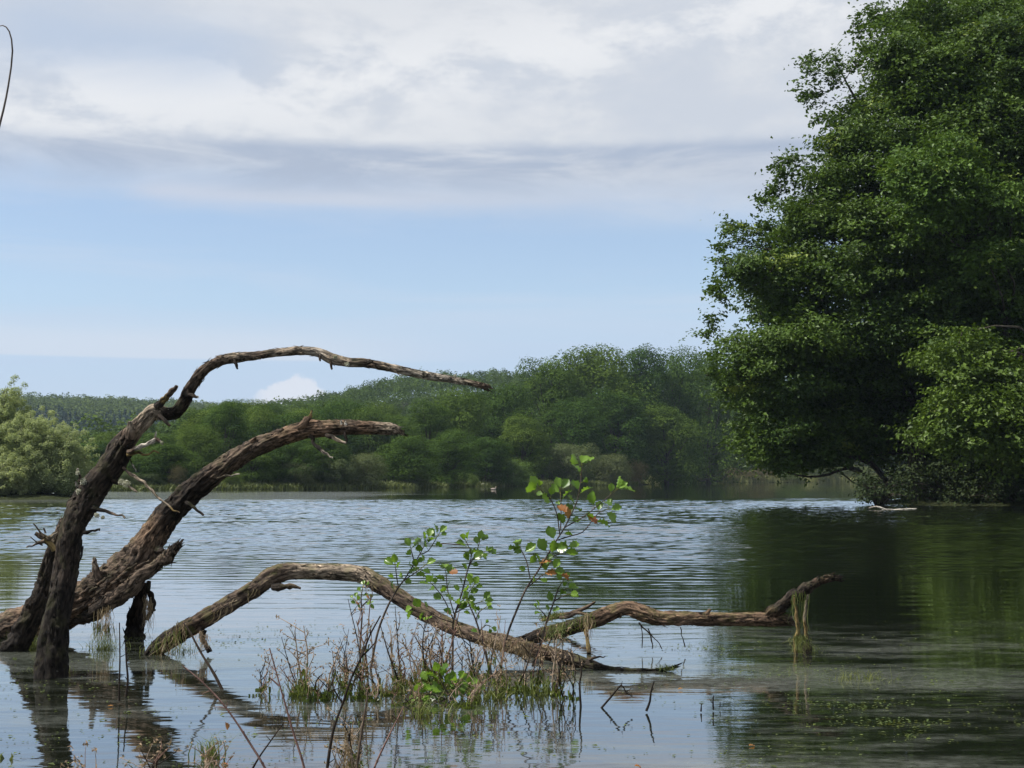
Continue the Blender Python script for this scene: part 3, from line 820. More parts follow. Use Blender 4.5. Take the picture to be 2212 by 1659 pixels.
# ------------------------------------------------------------------ the big oaks at the right
def inside(poly, x, y):
    r = False
    for (x1, y1), (x2, y2) in zip(poly, poly[1:] + poly[:1]):
        if (y1 > y) != (y2 > y) and x < (x2 - x1) * (y - y1) / (y2 - y1) + x1: r = not r
    return r
def edge(poly, x, y):
    best = 1e9
    for (x1, y1), (x2, y2) in zip(poly, poly[1:] + poly[:1]):
        vx, vy = x2 - x1, y2 - y1; t = max(0, min(1, ((x - x1) * vx + (y - y1) * vy) / (vx * vx + vy * vy)))
        best = min(best, math.hypot(x - x1 - t * vx, y - y1 - t * vy))
    return best
def oak(name, label, poly, D0, thick, base, nlob, rl, seed, extra=(), L=.215, limbs=(), dens=330, tint0=.30, group=None, trunk_r=.42, ctr=None, fill=()):  # default tint0 darkens the leaves, painting shade into the main crown
    """crown lobes fill a rounded volume whose silhouette is poly; every lobe is a leafy spray on its own branch"""
    rng = np.random.default_rng(seed)
    cen, rad = [], []
    xs = [p[0] for p in poly]; ys = [p[1] for p in poly]
    while len(cen) < nlob:
        x, y = rng.uniform(min(xs), max(xs)), rng.uniform(min(ys), max(ys))
        if not inside(poly, x, y): continue
        e = edge(poly, x, y) * D0 / FPX
        th = thick * math.sqrt(min(1, e / (thick * 1.1))) if e > 0 else 0
        s_ = rng.uniform(-1, 1); s_ = math.copysign(abs(s_) ** .55, s_)
        Yk = D0 + s_ * th
        r = rl * rng.uniform(.5, 1.3)
        if vnoise(np.array([[x / 95, y / 70, Yk / 5]]), seed)[0] < -.42: continue
        if edge(poly, x, y) < rng.uniform(24, 58): continue
        if e < r * .75: r = max(.45, e * 1.1)
        q = P(x, y, Yk)
        if q[2] < .6: continue
        cen.append(q); rad.append(r)
    for (x, y, r, dd) in extra:
        cen.append(P(x, y, D0 + dd)); rad.append(px(r, D0))
    for (x0_, x1_, y0_, y1_, n_, d0_, d1_) in fill:
        for _ in range(n_):
            Yk = D0 + rng.uniform(d0_, d1_); cen.append(P(rng.uniform(x0_, x1_), rng.uniform(y0_, y1_), Yk)); rad.append(rng.uniform(.7, 1.3))
    cen = np.array(cen); rad = np.array(rad)
    b = np.array(base, float)
    t = thing(name, label, 'tree', base, group)
    mb, tb = MB(), MB()
    for c, r in zip(cen, rad):
        # sprays: flattened twig fans inside each lobe
        ns = max(4, int(8.5 * r))
        sd = rdir(ns, rng) * [1, 1, .55]; sd[:, 2] += .10
        sc_ = c + sd * r * rng.uniform(.35, 1.12, ns)[:, None]
        tl = .13 * rng.normal()
        for q in sc_:
            k_ = rng.uniform(.55, 1.35)
            n = int(dens * .125 * k_ * (1 + r * .5))
            ax_ = nrm((q - c) * [1, 1, .4] + rng.normal(0, .25, 3))
            al_ = rng.normal(0, 1, (n, 1))
            off = al_ * ax_ * .42 * k_ + rng.normal(0, 1, (n, 3)) * [.22, .22, .11] * (.6 + .35 * r) * (1.25 - .25 * np.clip(al_, -1, 2))
            off[:, 2] -= .05 * np.clip(al_[:, 0], 0, 3) ** 2 * .42
            qq = q + off
            N = nrm(rdir(n, rng) * .62 + [0, 0, .75] + nrm(q - c) * .5)
            ln = L * rng.uniform(.5, 1.35, n)
            yel = .96 if rng.random() < .012 else None
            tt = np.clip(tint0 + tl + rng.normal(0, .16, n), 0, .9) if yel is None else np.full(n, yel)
            leaf_quads(mb, qq, N, ln, ln * rng.uniform(.45, .75, n), rng, tt, .18)
    # trunk and limbs
    ctr = cen.mean(0) if ctr is None else np.array(ctr, float)
    top = np.array([b[0] * .5 + ctr[0] * .5, b[1], max(cen[:, 2]) * .9])
    tube(tb, [b - [0, 0, .5], b * .9 + top * .1 + [0, 0, 0], b * .55 + top * .45, top], [trunk_r * 1.3, trunk_r, trunk_r * .7, .06], 10, .7, rough=.06, seed=seed)
    nl = min(46, len(cen))
    pick = rng.permutation(len(cen))[:nl]
    for c in cen[pick]:
        f = np.clip((c[2] - b[2]) / (top[2] - b[2]) * .75, .10, .9)
        s0 = b * (1 - f) + top * f
        mid = (s0 + c) / 2 + rng.normal(0, .5, 3) + [0, 0, .4]
        tube(tb, [s0, mid, c], [trunk_r * .42 * (1 - f * .6), trunk_r * .2, .02], 6, .8)
    for pts, r0, r1 in limbs:
        pp = [P(x, y, D0 + d) for x, y, d in pts]
        tube(tb, pp, np.linspace(r0, r1, len(pp)), 6, .4)
    for c, r in zip(cen[::2], rad[::2]):
        d = rdir(1, rng)[0] * r * .8
        tube(tb, [c - d * .6, c + rng.normal(0, .1, 3), c + d], [.03, .02, .006], 4, .8)
    build(mb, 'crown', M['oak'], t, False)
    build(tb, 'trunk', M['bark'], t)
    return t

poly_main = [(1905, -30), (1885, 60), (1880, 120), (1850, 150), (1845, 200), (1800, 215), (1790, 250), (1765, 290), (1745, 330), (1735, 370), (1715, 400),
             (1690, 440), (1660, 480), (1600, 505), (1575, 520), (1560, 560), (1570, 600), (1580, 630), (1545, 690), (1560, 720), (1535, 760), (1555, 800),
             (1550, 850), (1580, 890), (1590, 930), (1600, 965), (1650, 1000), (1700, 1012), (1760, 1000), (1800, 965), (1850, 925), (1940, 900), (1990, 940), (2050, 1000),
             (2300, 1050), (2500, 900), (2500, -30)]
GO = 'big oaks on the right bank'
oak('oak_tree', 'huge dark oak overhanging the water at the right, reaching furthest left', poly_main, 68, 6.0, (19.5, 68, .4), 760, 1.5, 51,
    fill=[(1740, 1960, 760, 900, 70, -1, 4), (1620, 1850, 900, 985, 40, -2, 3), (1860, 2010, 880, 970, 30, 0, 3), (1650, 1790, 965, 998, 16, -2, 1), (1800, 1900, 925, 990, 14, -1, 2)],
    extra=[(1745, 130, 14, 0), (1760, 160, 22, 0), (1800, 175, 24, 0), (1735, 205, 10, 0), (1760, 205, 12, 0), (1800, 125, 12, 1), (1810, 150, 14, 1), (1715, 350, 16, -1), (1690, 355, 12, -1), (1700, 375, 14, -1), (1668, 415, 12, 0), (1650, 432, 9, 0), (1685, 405, 14, 0), (1600, 485, 18, 0),
           (1575, 500, 14, 1), (1560, 535, 16, 0), (1545, 620, 9, 0), (1552, 640, 10, 0), (1535, 690, 12, 0), (1528, 720, 10, 0), (1575, 570, 22, 0), (1610, 530, 26, 0), (1640, 500, 16, 1), (1650, 488, 12, 1),
           (1885, 25, 14, 0), (1895, 50, 16, 0), (1870, 110, 14, 0), (1855, 60, 7, 0), (1850, 140, 12, 0), (1825, 240, 18, 0), (1780, 255, 14, 0), (1545, 770, 14, -1), (1535, 810, 12, -1), (1560, 850, 16, -1), (1620, 985, 14, 0), (1585, 960, 14, 0), (1740, 985, 16, 0), (1700, 1000, 12, 0)],
    limbs=[([(1930, 1060, 0), (1880, 1000, 0), (1830, 985, 0), (1760, 940, 0)], .16, .05), ([(1900, 1045, 0), (1840, 1010, -1), (1790, 1025, -1), (1745, 1030, -1), (1700, 1020, -1), (1670, 1005, -1)], .09, .02),
           ([(1900, 1040, 0), (1850, 1020, -1), (1800, 1000, -1), (1760, 1005, -1)], .06, .015), ([(1950, 900, 0), (1850, 800, 0), (1750, 720, 0), (1640, 690, 0)], .2, .04), ([(1840, 150, 0), (1810, 190, 0), (1760, 200, 0), (1730, 205, 0)], .02, .01),
           ([(1960, 700, 0), (1860, 640, 0), (1780, 650, 0), (1710, 640, 0)], .14, .04), ([(1900, 1020, 0), (1850, 980, 1), (1810, 960, 1), (1780, 980, 1)], .07, .02), ([(1880, 1060, 0), (1840, 1040, 0), (1800, 1010, 0), (1770, 1030, 0)], .05, .01)])
poly_front = [(2010, 690), (2050, 700), (2085, 655), (2110, 662), (2125, 720), (2165, 760), (2190, 740), (2230, 800), (2420, 780), (2420, 1060), (2200, 1050), (2160, 1060), (2110, 1030), (2060, 1040), (2030, 1010),
              (1990, 985), (1950, 960), (1925, 915), (1960, 900), (2000, 890), (2020, 850), (2000, 800), (1985, 770), (2000, 720)]
oak('oak_tree', 'bright sunlit oak boughs low at the right edge, before the dark oak', poly_front, 59.5, 4.2, (25.0, 59.5, .4), 150, 1.15, 52, dens=250, tint0=.44, trunk_r=.3, group=GO)  # lighter leaf tint than the main oak, sunlight put into the colour
poly_mid = [(1905, 360), (1960, 310), (2010, 280), (2090, 270), (2120, 330), (2200, 380), (2240, 470), (2220, 560), (2170, 620), (2080, 600), (2060, 540), (1990, 520), (1910, 470), (1925, 420)]
oak('oak_tree', 'sunlit upper oak in the middle of the right side with a dead twig in it', poly_mid, 61, 2.4, (23.5, 63.5, .4), 120, 1.15, 53, dens=260, tint0=.6, trunk_r=.25, group=GO)  # palest tint of the same oak leaf paints the sunlit patch
poly_back = [(2000, -200), (1990, 200), (1960, 500), (1930, 800), (1930, 1020), (1980, 1060), (2400, 1070), (2600, 600), (2600, -200)]
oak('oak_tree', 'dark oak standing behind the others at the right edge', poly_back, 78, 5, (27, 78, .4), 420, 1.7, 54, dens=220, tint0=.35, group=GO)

# waterside bush and undergrowth
rng = np.random.default_rng(61)
def bush(name, label, spots_, mat, L, dens, seed, cat='bush'):
    rng = np.random.default_rng(seed)
    cen = np.array([P(x, y, Y) for x, y, r, Y in spots_]); rad = np.array([px(r, Y) for x, y, r, Y in spots_])
    base = np.array([cen[:, 0].mean(), cen[:, 1].mean() + .3, 0.05])
    t = thing(name, label, cat, base)
    mb, tb = MB(), MB()
    lobes_leaves(mb, cen, rad, np.maximum(30, rad ** 2 * dens).astype(int), L, rng, .9, .5, .4, .25, .25)
    for c in cen:
        tube(tb, [base - [0, 0, .3], (base + c) / 2 + [0, 0, .2], c], [.05, .03, .01], 4, .4)
    build(mb, 'foliage', mat, t, False); build(tb, 'stem', M['bark'], t)
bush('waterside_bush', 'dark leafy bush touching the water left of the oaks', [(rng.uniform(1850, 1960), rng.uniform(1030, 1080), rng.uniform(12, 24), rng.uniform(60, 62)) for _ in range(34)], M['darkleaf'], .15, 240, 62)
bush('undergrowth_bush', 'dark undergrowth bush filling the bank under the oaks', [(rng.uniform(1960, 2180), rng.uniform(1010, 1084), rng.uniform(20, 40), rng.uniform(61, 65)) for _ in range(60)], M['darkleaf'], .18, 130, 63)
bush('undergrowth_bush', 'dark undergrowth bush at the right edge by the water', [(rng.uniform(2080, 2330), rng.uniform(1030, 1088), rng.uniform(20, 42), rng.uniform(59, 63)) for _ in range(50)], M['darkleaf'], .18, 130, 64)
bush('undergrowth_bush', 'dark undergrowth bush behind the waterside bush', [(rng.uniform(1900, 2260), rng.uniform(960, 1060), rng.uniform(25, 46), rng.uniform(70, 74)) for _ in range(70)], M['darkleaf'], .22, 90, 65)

# ------------------------------------------------------------------ dead wood in the water
def flakes(mb, pp, rr, n, seed, cols):
    """lifted bark scales and short spurs along a limb, part of its surface"""
    rng = np.random.default_rng(seed + 77)
    for _ in range(n):
        t = rng.random() * (len(pp) - 1); k = min(int(t), len(pp) - 2); f = t - k
        c = pp[k] * (1 - f) + pp[k + 1] * f; r = rr[k] * (1 - f) + rr[k + 1] * f
        ax_ = nrm(pp[k + 1] - pp[k]); o = nrm(np.cross(ax_, rdir(1, rng)[0])); s_ = np.cross(ax_, o)
        L_ = rng.uniform(.02, .07); w = rng.uniform(.004, .013); sg = rng.choice([-1, 1])
        b = c + o * r * .92; e = c + o * r * rng.uniform(1.02, 1.22) + ax_ * L_ * sg
        V = [b - s_ * w, b + s_ * w, e + s_ * w * .3, e - s_ * w * .3, b - s_ * w - o * .006, b + s_ * w - o * .006]
        mb.add(V, [(0, 1, 2, 3), (5, 4, 3, 2)], .5, None, np.array(cols[k]) * rng.uniform(.6, 1.6))
        mb.add(V[:6], [(1, 5, 2), (4, 0, 3)], .5, None, np.array(cols[k]) * rng.uniform(.6, 1.2))
def limb(parent, name, pts, seg=40, step=.014, rough=.10, ridge=.07, mat='dead', seed=0, lump=7.0, ragged=.35, parts=None):
    """pts: (x, y, width, depth, colour)"""
    mb = parts or MB()
    pp = [P(a[0], a[1], a[3]) for a in pts]
    rr = [px(a[2], a[3]) / 2 for a in pts]
    tube(mb, pp, rr, seg, step, rough, ridge, seed, [a[4] for a in pts], lump=lump, ragged=ragged)
    if seg >= 26: flakes(mb, pp, rr, 16 * len(pts), seed, [a[4] for a in pts])
    if parts is None:
        return build(mb, name, M[mat], parent)
K = (.014, .011, .009); DK = (.028, .021, .016); BR = (.088, .064, .047); TN = (.21, .168, .125); GR = (.25, .215, .175); PL = (.44, .40, .34); OC = (.17, .12, .05); RD = (.125, .082, .054); RK = (.05, .033, .022)
# A: the tall curved trunk
A = thing('curved_dead_trunk', 'tall curved dead trunk rising black from the water and arching far right', 'dead tree', W(108, 1453))
limb(A, 'trunk', [(106, 1490, 74, 8.60, K), (109, 1445, 70, 8.60, K), (113, 1400, 60, 8.62, K), (120, 1355, 55, 8.64, K), (133, 1289, 52, 8.68, K), (143, 1220, 51, 8.72, DK), (153, 1150, 54, 8.75, DK), (172, 1103, 60, 8.78, DK),
     (197, 1064, 60, 8.80, DK), (232, 1014, 55, 8.83, DK), (262, 970, 49, 8.85, DK), (286, 935, 36, 8.86, BR), (308, 912, 31, 8.87, TN), (333, 890, 33, 8.88, TN), (360, 894, 27, 8.88, DK), (381, 890, 25, 8.88, DK),
     (398, 868, 25, 8.87, DK), (407, 848, 25, 8.86, DK), (421, 826, 25, 8.85, BR), (434, 806, 24, 8.84, BR), (454, 790, 23, 8.82, BR), (479, 778, 22, 8.80, BR), (513, 772, 22, 8.78, TN), (559, 768, 18, 8.76, BR), (603, 761, 18, 8.74, TN),
     (647, 757, 18, 8.72, TN), (688, 761, 19, 8.71, GR), (716, 774, 23, 8.70, TN), (750, 782, 20, 8.70, TN), (793, 785, 19, 8.70, BR), (837, 793, 18, 8.70, TN), (881, 803, 17, 8.71, GR), (925, 812, 17, 8.72, GR), (969, 819, 15, 8.73, GR), (1013, 827, 14, 8.74, TN), (1040, 833, 13, 8.75, BR), (1053, 838, 10, 8.75, BR)],
     48, .011, .15, .10, seed=1)
def stub(parent, pts, seed, name='branch_stub', cols=None, seg=12, mat='dead', ragged=.3):
    r_ = np.random.default_rng(seed + 5000); w0 = pts[0][2]; out = [pts[0]]
    for a, b in zip(pts[:-1], pts[1:]):
        L_ = math.hypot(b[0] - a[0], b[1] - a[1]); nx_, ny_ = -(b[1] - a[1]) / max(L_, 1), (b[0] - a[0]) / max(L_, 1)
        for f in (.35, .7):
            j = r_.normal(0, .055) * L_
            out.append((a[0] * (1 - f) + b[0] * f + nx_ * j, a[1] * (1 - f) + b[1] * f + ny_ * j, (a[2] * (1 - f) + b[2] * f) * r_.uniform(.8, 1.25), a[3] * (1 - f) + b[3] * f, a[4]))
        out.append(b)
    if name in ('branch_stub', 'twig', 'knob'):
        out[-1] = (*out[-1][:2], max(out[-1][2], min(.5 * w0, 6)), *out[-1][3:])
    pts = out
    return limb(parent, name, [(x, y, w, d, c) for x, y, w, d, c in pts], seg, .008, .16, .10, mat, seed, 16, ragged)
stub(A, [(340, 884, 17, 8.86, DK), (352, 864, 15, 8.84, OC), (366, 852, 13, 8.82, BR), (382, 833, 8, 8.80, BR)], 2)
stub(A, [(346, 898, 12, 8.84, DK), (357, 910, 10, 8.80, DK), (367, 919, 5, 8.78, BR)], 3)
stub(A, [(279, 945, 24, 8.82, BR), (281, 925, 18, 8.80, TN), (281, 910, 10, 8.79, GR)], 4)
stub(A, [(276, 975, 10, 8.80, BR), (300, 967, 10, 8.74, PL), (322, 957, 9, 8.70, PL), (339, 949, 9, 8.67, BR), (348, 955, 6, 8.66, PL), (352, 961, 4, 8.66, PL)], 5, 'twig')
stub(A, [(333, 950, 5, 8.68, BR), (336, 941, 4, 8.68, PL), (337, 932, 2, 8.68, PL)], 6, 'twig')
stub(A, [(275, 982, 8, 8.80, OC), (310, 982, 5, 8.75, OC), (343, 978, 3, 8.7, OC)], 7, 'twig')
stub(A, [(266, 1010, 6, 8.80, BR), (290, 1028, 7, 8.76, TN), (318, 1050, 6, 8.72, TN), (345, 1078, 5, 8.68, TN), (370, 1098, 4, 8.66, OC), (388, 1108, 3, 8.65, BR)], 8, 'twig')
stub(A, [(240, 1035, 9, 8.80, DK), (268, 1044, 8, 8.76, TN), (296, 1062, 4, 8.73, TN)], 9, 'twig')
stub(A, [(280, 990, 3, 8.78, DK), (288, 1005, 3, 8.78, PL), (294, 1018, 2, 8.78, PL)], 10, 'twig')
stub(A, [(188, 1055, 8, 8.75, DK), (171, 1040, 7, 8.74, BR), (168, 1012, 5, 8.73, PL)], 11, 'twig')
stub(A, [(172, 1062, 6, 8.75, DK), (166, 1050, 6, 8.74, PL), (163, 1040, 4, 8.74, PL)], 12, 'twig')
stub(A, [(195, 1096, 18, 8.74, K), (220, 1102, 9, 8.72, DK), (245, 1110, 6, 8.70, BR), (270, 1119, 3, 8.68, TN)], 13, 'twig')
stub(A, [(180, 1150, 10, 8.70, K), (200, 1146, 5, 8.70, DK), (216, 1144, 6, 8.70, DK)], 14, 'twig')
stub(A, [(506, 776, 9, 8.76, DK), (510, 786, 8, 8.74, DK), (513, 797, 5, 8.73, DK)], 15)
stub(A, [(690, 766, 6, 8.69, BR), (692, 780, 4, 8.68, BR)], 16)
stub(A, [(714, 780, 7, 8.68, BR), (717, 798, 5, 8.67, TN)], 17)
stub(A, [(846, 798, 3, 8.68, TN), (870, 813, 1.5, 8.66, TN)], 18, 'twig')
stub(A, [(409, 852, 12, 8.83, DK), (420, 856, 8, 8.80, BR), (428, 858, 4, 8.79, PL)], 19)
stub(A, [(178, 1180, 6, 8.70, K), (173, 1210, 3, 8.68, K), (170, 1228, 2, 8.68, K)], 20, 'twig')
rng = np.random.default_rng(70)
def lichen(parent, spots_, seed, label):
    rng = np.random.default_rng(seed); mb = MB()
    for x, y, r, d in spots_:
        n = int(30 + r * 14); c = P(x, y, d); R_ = px(r, d)
        q = c + rdir(n, rng) * R_ * rng.random((n, 1)) ** .4
        leaf_quads(mb, q, rdir(n, rng), .011, .007, rng, .9 - .4 * rng.random(n))
    o = build(mb, 'lichen', M['lichen'], parent, False); o['label'] = label
M['lichen'] = leaf_mat('lichen', (.22, .22, .17), (.48, .48, .40), .2, .8, 0, .2)
lichen(A, [(273, 1045, 9, 8.74), (262, 1041, 7, 8.75), (180, 1040, 9, 8.73), (168, 1022, 5, 8.72), (170, 1062, 7, 8.73), (209, 1113, 6, 8.7), (222, 1118, 4, 8.7), (350, 956, 3, 8.65), (866, 796, 3, 8.69), (983, 812, 3, 8.70), (724, 771, 4, 8.66), (750, 787, 5, 8.64)], 71, 'pale crusty lichen tufts')
# hanging bark shreds on the lower right flank of A
def shreds(parent, line, n, ln, seed, mat='straw', name='bark_shred', w=.004, out=.05, jit=10, dirx=0.0):
    rng = np.random.default_rng(seed); mb = MB()
    t = rng.random(n) * (len(line) - 1); k = np.minimum(t.astype(int), len(line) - 2); f = (t - k)[:, None]
    L_ = np.array(line, float); q = L_[k] * (1 - f) + L_[k + 1] * f
    b = np.array([P(a[0] + rng.normal(0, jit * .4), a[1] + rng.normal(0, jit * .5), a[2]) for a in q])
    lean = rng.normal(0, out, (n, 2)) + [dirx, -.01]
    blades(mb, b, -ln * rng.uniform(.15, 1.3, n), lean, w, rng, rng.random(n) * .9, 7)
    return build(mb, name, M[mat], parent, False)

# B: the thick leaning trunk
B = thing('leaning_dead_trunk', 'thick split dead trunk leaning right, with a broken level end', 'dead tree', P(160, 1372, 10.6))
limb(B, 'trunk', [(-110, 1420, 66, 10.7, DK), (-40, 1378, 62, 10.7, BR), (10, 1357, 62, 10.7, BR), (80, 1338, 70, 10.65, RD), (150, 1312, 84, 10.6, RD), (209, 1282, 88, 10.6, BR), (262, 1243, 84, 10.6, BR), (305, 1200, 70, 10.6, BR), (332, 1155, 62, 10.6, RD), (366, 1110, 57, 10.6, DK),
     (398, 1076, 52, 10.58, DK), (440, 1040, 47, 10.55, DK), (486, 1008, 44, 10.5, BR), (530, 978, 41, 10.45, BR), (574, 957, 37, 10.4, BR), (618, 941, 35, 10.36, RD), (662, 928, 35, 10.33, RD), (706, 925, 34, 10.3, RD), (750, 923, 32, 10.28, BR), (794, 924, 30, 10.26, RD), (834, 926, 27, 10.25, TN), (856, 930, 20, 10.25, TN), (866, 935, 10, 10.25, BR)],
     60, .012, .13, .13, seed=21, ragged=.5)
stub(B, [(160, 1340, 16, 10.55, DK), (200, 1325, 32, 10.48, DK), (244, 1296, 38, 10.42, BR), (300, 1247, 32, 10.38, BR), (349, 1210, 26, 10.35, BR), (374, 1190, 22, 10.34, DK), (386, 1178, 11, 10.33, BR)], 22, 'side_limb', seg=26)
stub(B, [(212, 1250, 26, 10.5, BR), (205, 1222, 13, 10.48, TN), (201, 1205, 7, 10.47, TN)], 23)
stub(B, [(340, 1190, 22, 10.45, DK), (352, 1190, 12, 10.42, DK), (356, 1196, 6, 10.42, DK)], 24)
stub(B, [(402, 1085, 10, 10.5, K), (420, 1097, 7, 10.46, K), (440, 1113, 4, 10.44, DK)], 25, 'twig')
stub(B, [(645, 925, 20, 10.3, RD), (660, 912, 16, 10.28, RD), (671, 898, 8, 10.27, OC), (673, 886, 3, 10.27, BR)], 26)
stub(B, [(672, 940, 10, 10.3, DK), (682, 962, 8, 10.25, K), (700, 978, 8, 10.2, GR), (719, 989, 4, 10.18, PL)], 27, 'twig')
stub(B, [(705, 940, 10, 10.26, DK), (724, 948, 8, 10.2, TN), (748, 957, 5, 10.16, GR)], 28, 'twig')
stub(B, [(745, 935, 8, 10.24, DK), (749, 953, 5, 10.22, K)], 29)
stub(B, [(738, 916, 7, 10.16, PL), (736, 908, 4, 10.15, PL)], 30)
stub(B, [(747, 918, 7, 10.16, PL), (746, 910, 4, 10.15, PL)], 31)
stub(B, [(468, 1032, 6, 10.45, BR), (490, 1027, 4, 10.42, GR), (518, 1024, 2.5, 10.4, PL)], 32, 'twig')
stub(B, [(545, 955, 12, 10.38, RD), (553, 946, 6, 10.36, RD)], 33)
stub(B, [(600, 932, 12, 10.34, BR), (612, 926, 6, 10.33, RD)], 34)
rng = np.random.default_rng(72)
for k in range(16):
    x0 = rng.uniform(90, 300); y0 = 1335 - (x0 - 90) * .45 + rng.uniform(-20, 20)
    stub(B, [(x0, y0, 5, 10.38, RD), (x0 + 14, y0 - 9, 7, 10.36, BR), (x0 + 30, y0 - 19, 3, 10.37, TN)], 300 + k, 'splinter', seg=6)
# C: dark trunk behind A, with a twiggy knob
Cc = thing('lichened_dead_trunk', 'dark rough dead trunk with a twiggy knob, just left of the curved trunk', 'dead tree', W(40, 1395))
limb(Cc, 'trunk', [(18, 1425, 62, 9.9, K), (40, 1385, 54, 9.9, K), (66, 1335, 44, 9.88, DK), (88, 1285, 38, 9.86, DK), (102, 1235, 31, 9.84, DK), (114, 1190, 26, 9.82, DK), (126, 1155, 20, 9.8, BR), (138, 1120, 14, 9.8, BR)], 36, .014, .2, .16, seed=40, lump=12)
stub(Cc, [(118, 1188, 15, 9.7, OC), (104, 1172, 14, 9.68, OC), (92, 1160, 14, 9.66, BR), (76, 1152, 10, 9.65, TN)], 41, 'knob')
stub(Cc, [(95, 1160, 7, 9.64, BR), (84, 1146, 4, 9.64, TN), (72, 1131, 3, 9.63, BR)], 42, 'twig')
stub(Cc, [(96, 1168, 8, 9.64, BR), (76, 1176, 6, 9.62, TN), (57, 1182, 3, 9.6, GR)], 43, 'twig')
stub(Cc, [(100, 1164, 9, 9.66, BR), (112, 1158, 10, 9.66, TN), (124, 1148, 8, 9.68, OC)], 44, 'twig')
stub(Cc, [(98, 1152, 5, 9.64, BR), (94, 1140, 3, 9.64, TN)], 45, 'twig')
stub(Cc, [(92, 1178, 4, 9.64, BR), (66, 1160, 2, 9.6, BR)], 46, 'twig')
stub(Cc, [(98, 1248, 6, 9.8, DK), (86, 1236, 4, 9.78, DK)], 47)
stub(Cc, [(60, 1310, 12, 9.8, DK), (56, 1306, 6, 9.78, DK)], 48)
# D: broken post
Dd = thing('broken_stump', 'short dark split stump in the water under the thick leaning trunk', 'stump', W(290, 1370))
limb(Dd, 'stump', [(290, 1385, 48, 10.75, K), (291, 1355, 42, 10.75, K), (298, 1318, 34, 10.72, DK), (305, 1285, 24, 10.7, DK), (308, 1258, 16, 10.7, K)], 28, .014, .14, .16, seed=50, lump=10)
stub(Dd, [(322, 1255, 9, 10.65, K), (326, 1285, 13, 10.62, K), (328, 1310, 14, 10.62, K), (318, 1340, 8, 10.62, DK)], 51, 'splinter')
stub(Dd, [(328, 1315, 8, 10.6, K), (335, 1318, 5, 10.58, K)], 52, 'splinter')
# E: the arched log
E = thing('arched_log', 'long arched dead log rising from the water and sinking again at the right', 'log', W(350, 1405))
limb(E, 'log', [(318, 1425, 30, 9.7, K), (345, 1397, 38, 9.7, DK), (375, 1376, 42, 9.72, DK), (419, 1350, 41, 9.75, RK), (489, 1308, 36, 9.8, BR), (550, 1272, 36, 9.83, BR), (580, 1250, 40, 9.85, BR), (613, 1236, 37, 9.86, BR), (660, 1233, 33, 9.87, TN), (730, 1235, 33, 9.86, TN),
     (785, 1242, 34, 9.82, TN), (820, 1263, 37, 9.78, BR), (856, 1287, 35, 9.72, BR), (904, 1317, 33, 9.64, BR), (967, 1349, 31, 9.54, BR), (1030, 1374, 32, 9.44, BR), (1094, 1391, 35, 9.32, BR), (1157, 1405, 30, 9.2, RK), (1226, 1421, 28, 9.08, DK), (1272, 1436, 24, 8.98, DK),
     (1318, 1446, 14, 8.9, K), (1370, 1448, 9, 8.85, K), (1420, 1448, 8, 8.84, K), (1448, 1444, 8, 8.84, K), (1462, 1439, 4, 8.84, BR)], 48, .011, .14, .10, mat='deadmoss', seed=60, ragged=.2)
stub(E, [(590, 1268, 16, 9.8, DK), (612, 1268, 12, 9.75, RK), (632, 1266, 10, 9.72, BR), (649, 1271, 4, 9.7, BR)], 61)
stub(E, [(1272, 1424, 7, 8.95, BR), (1290, 1420, 5, 8.93, TN), (1308, 1417, 2, 8.92, TN)], 62, 'splinter')
stub(E, [(438, 1362, 20, 9.7, K), (444, 1390, 10, 9.66, K), (452, 1407, 14, 9.62, K)], 63)
# F: the level log at the right with its upturned fork
F_ = thing('forked_log', 'level dead log over the water with an upturned fork at its right end', 'log', W(1130, 1390))
limb(F_, 'log', [(1105, 1394, 10, 10.15, K), (1130, 1383, 20, 10.1, K), (1171, 1372, 30, 10.05, DK), (1226, 1357, 32, 10.0, DK), (1281, 1339, 33, 9.95, RK), (1318, 1325, 31, 9.92, RD), (1355, 1315, 30, 9.9, RD), (1391, 1326, 33, 9.88, RD), (1428, 1335, 31, 9.86, RD), (1501, 1336, 29, 9.84, RD), (1592, 1338, 28, 9.82, RD),
     (1660, 1337, 31, 9.8, RD), (1700, 1341, 24, 9.8, BR), (1713, 1342, 19, 9.8, TN)], 48, .011, .12, .12, mat='deadmoss', seed=70, ragged=.4)
stub(F_, [(1655, 1338, 26, 9.8, RK), (1680, 1316, 28, 9.78, DK), (1704, 1296, 25, 9.76, DK), (1732, 1277, 23, 9.74, DK), (1766, 1257, 18, 9.72, RK), (1795, 1247, 13, 9.7, DK), (1809, 1248, 9, 9.7, BR)], 71, 'fork', seg=26)
stub(F_, [(1524, 1326, 10, 9.78, RD), (1536, 1316, 6, 9.77, TN)], 72)
stub(F_, [(1380, 1345, 4, 9.8, K), (1405, 1372, 3, 9.76, K), (1409, 1402, 2.5, 9.74, K)], 73, 'hanging_root')
stub(F_, [(1400, 1358, 3, 9.8, K), (1420, 1385, 2, 9.76, K), (1430, 1402, 2, 9.74, K)], 74, 'hanging_root')
stub(F_, [(1384, 1350, 2, 9.8, K), (1387, 1400, 2, 9.74, K)], 75, 'hanging_root')
stub(F_, [(1470, 1355, 2, 9.8, K), (1475, 1378, 2, 9.78, K), (1480, 1398, 3, 9.76, K)], 76, 'hanging_root')
stub(F_, [(1266, 1345, 9, 9.85, OC), (1268, 1375, 8, 9.8, OC), (1272, 1412, 11, 9.7, DK)], 77, 'hanging_root', mat='deadmoss')
stub(F_, [(1717, 1285, 7, 9.72, OC), (1720, 1330, 8, 9.7, OC), (1718, 1380, 9, 9.7, OC), (1720, 1415, 10, 9.7, DK)], 78, 'hanging_root', mat='deadmoss')
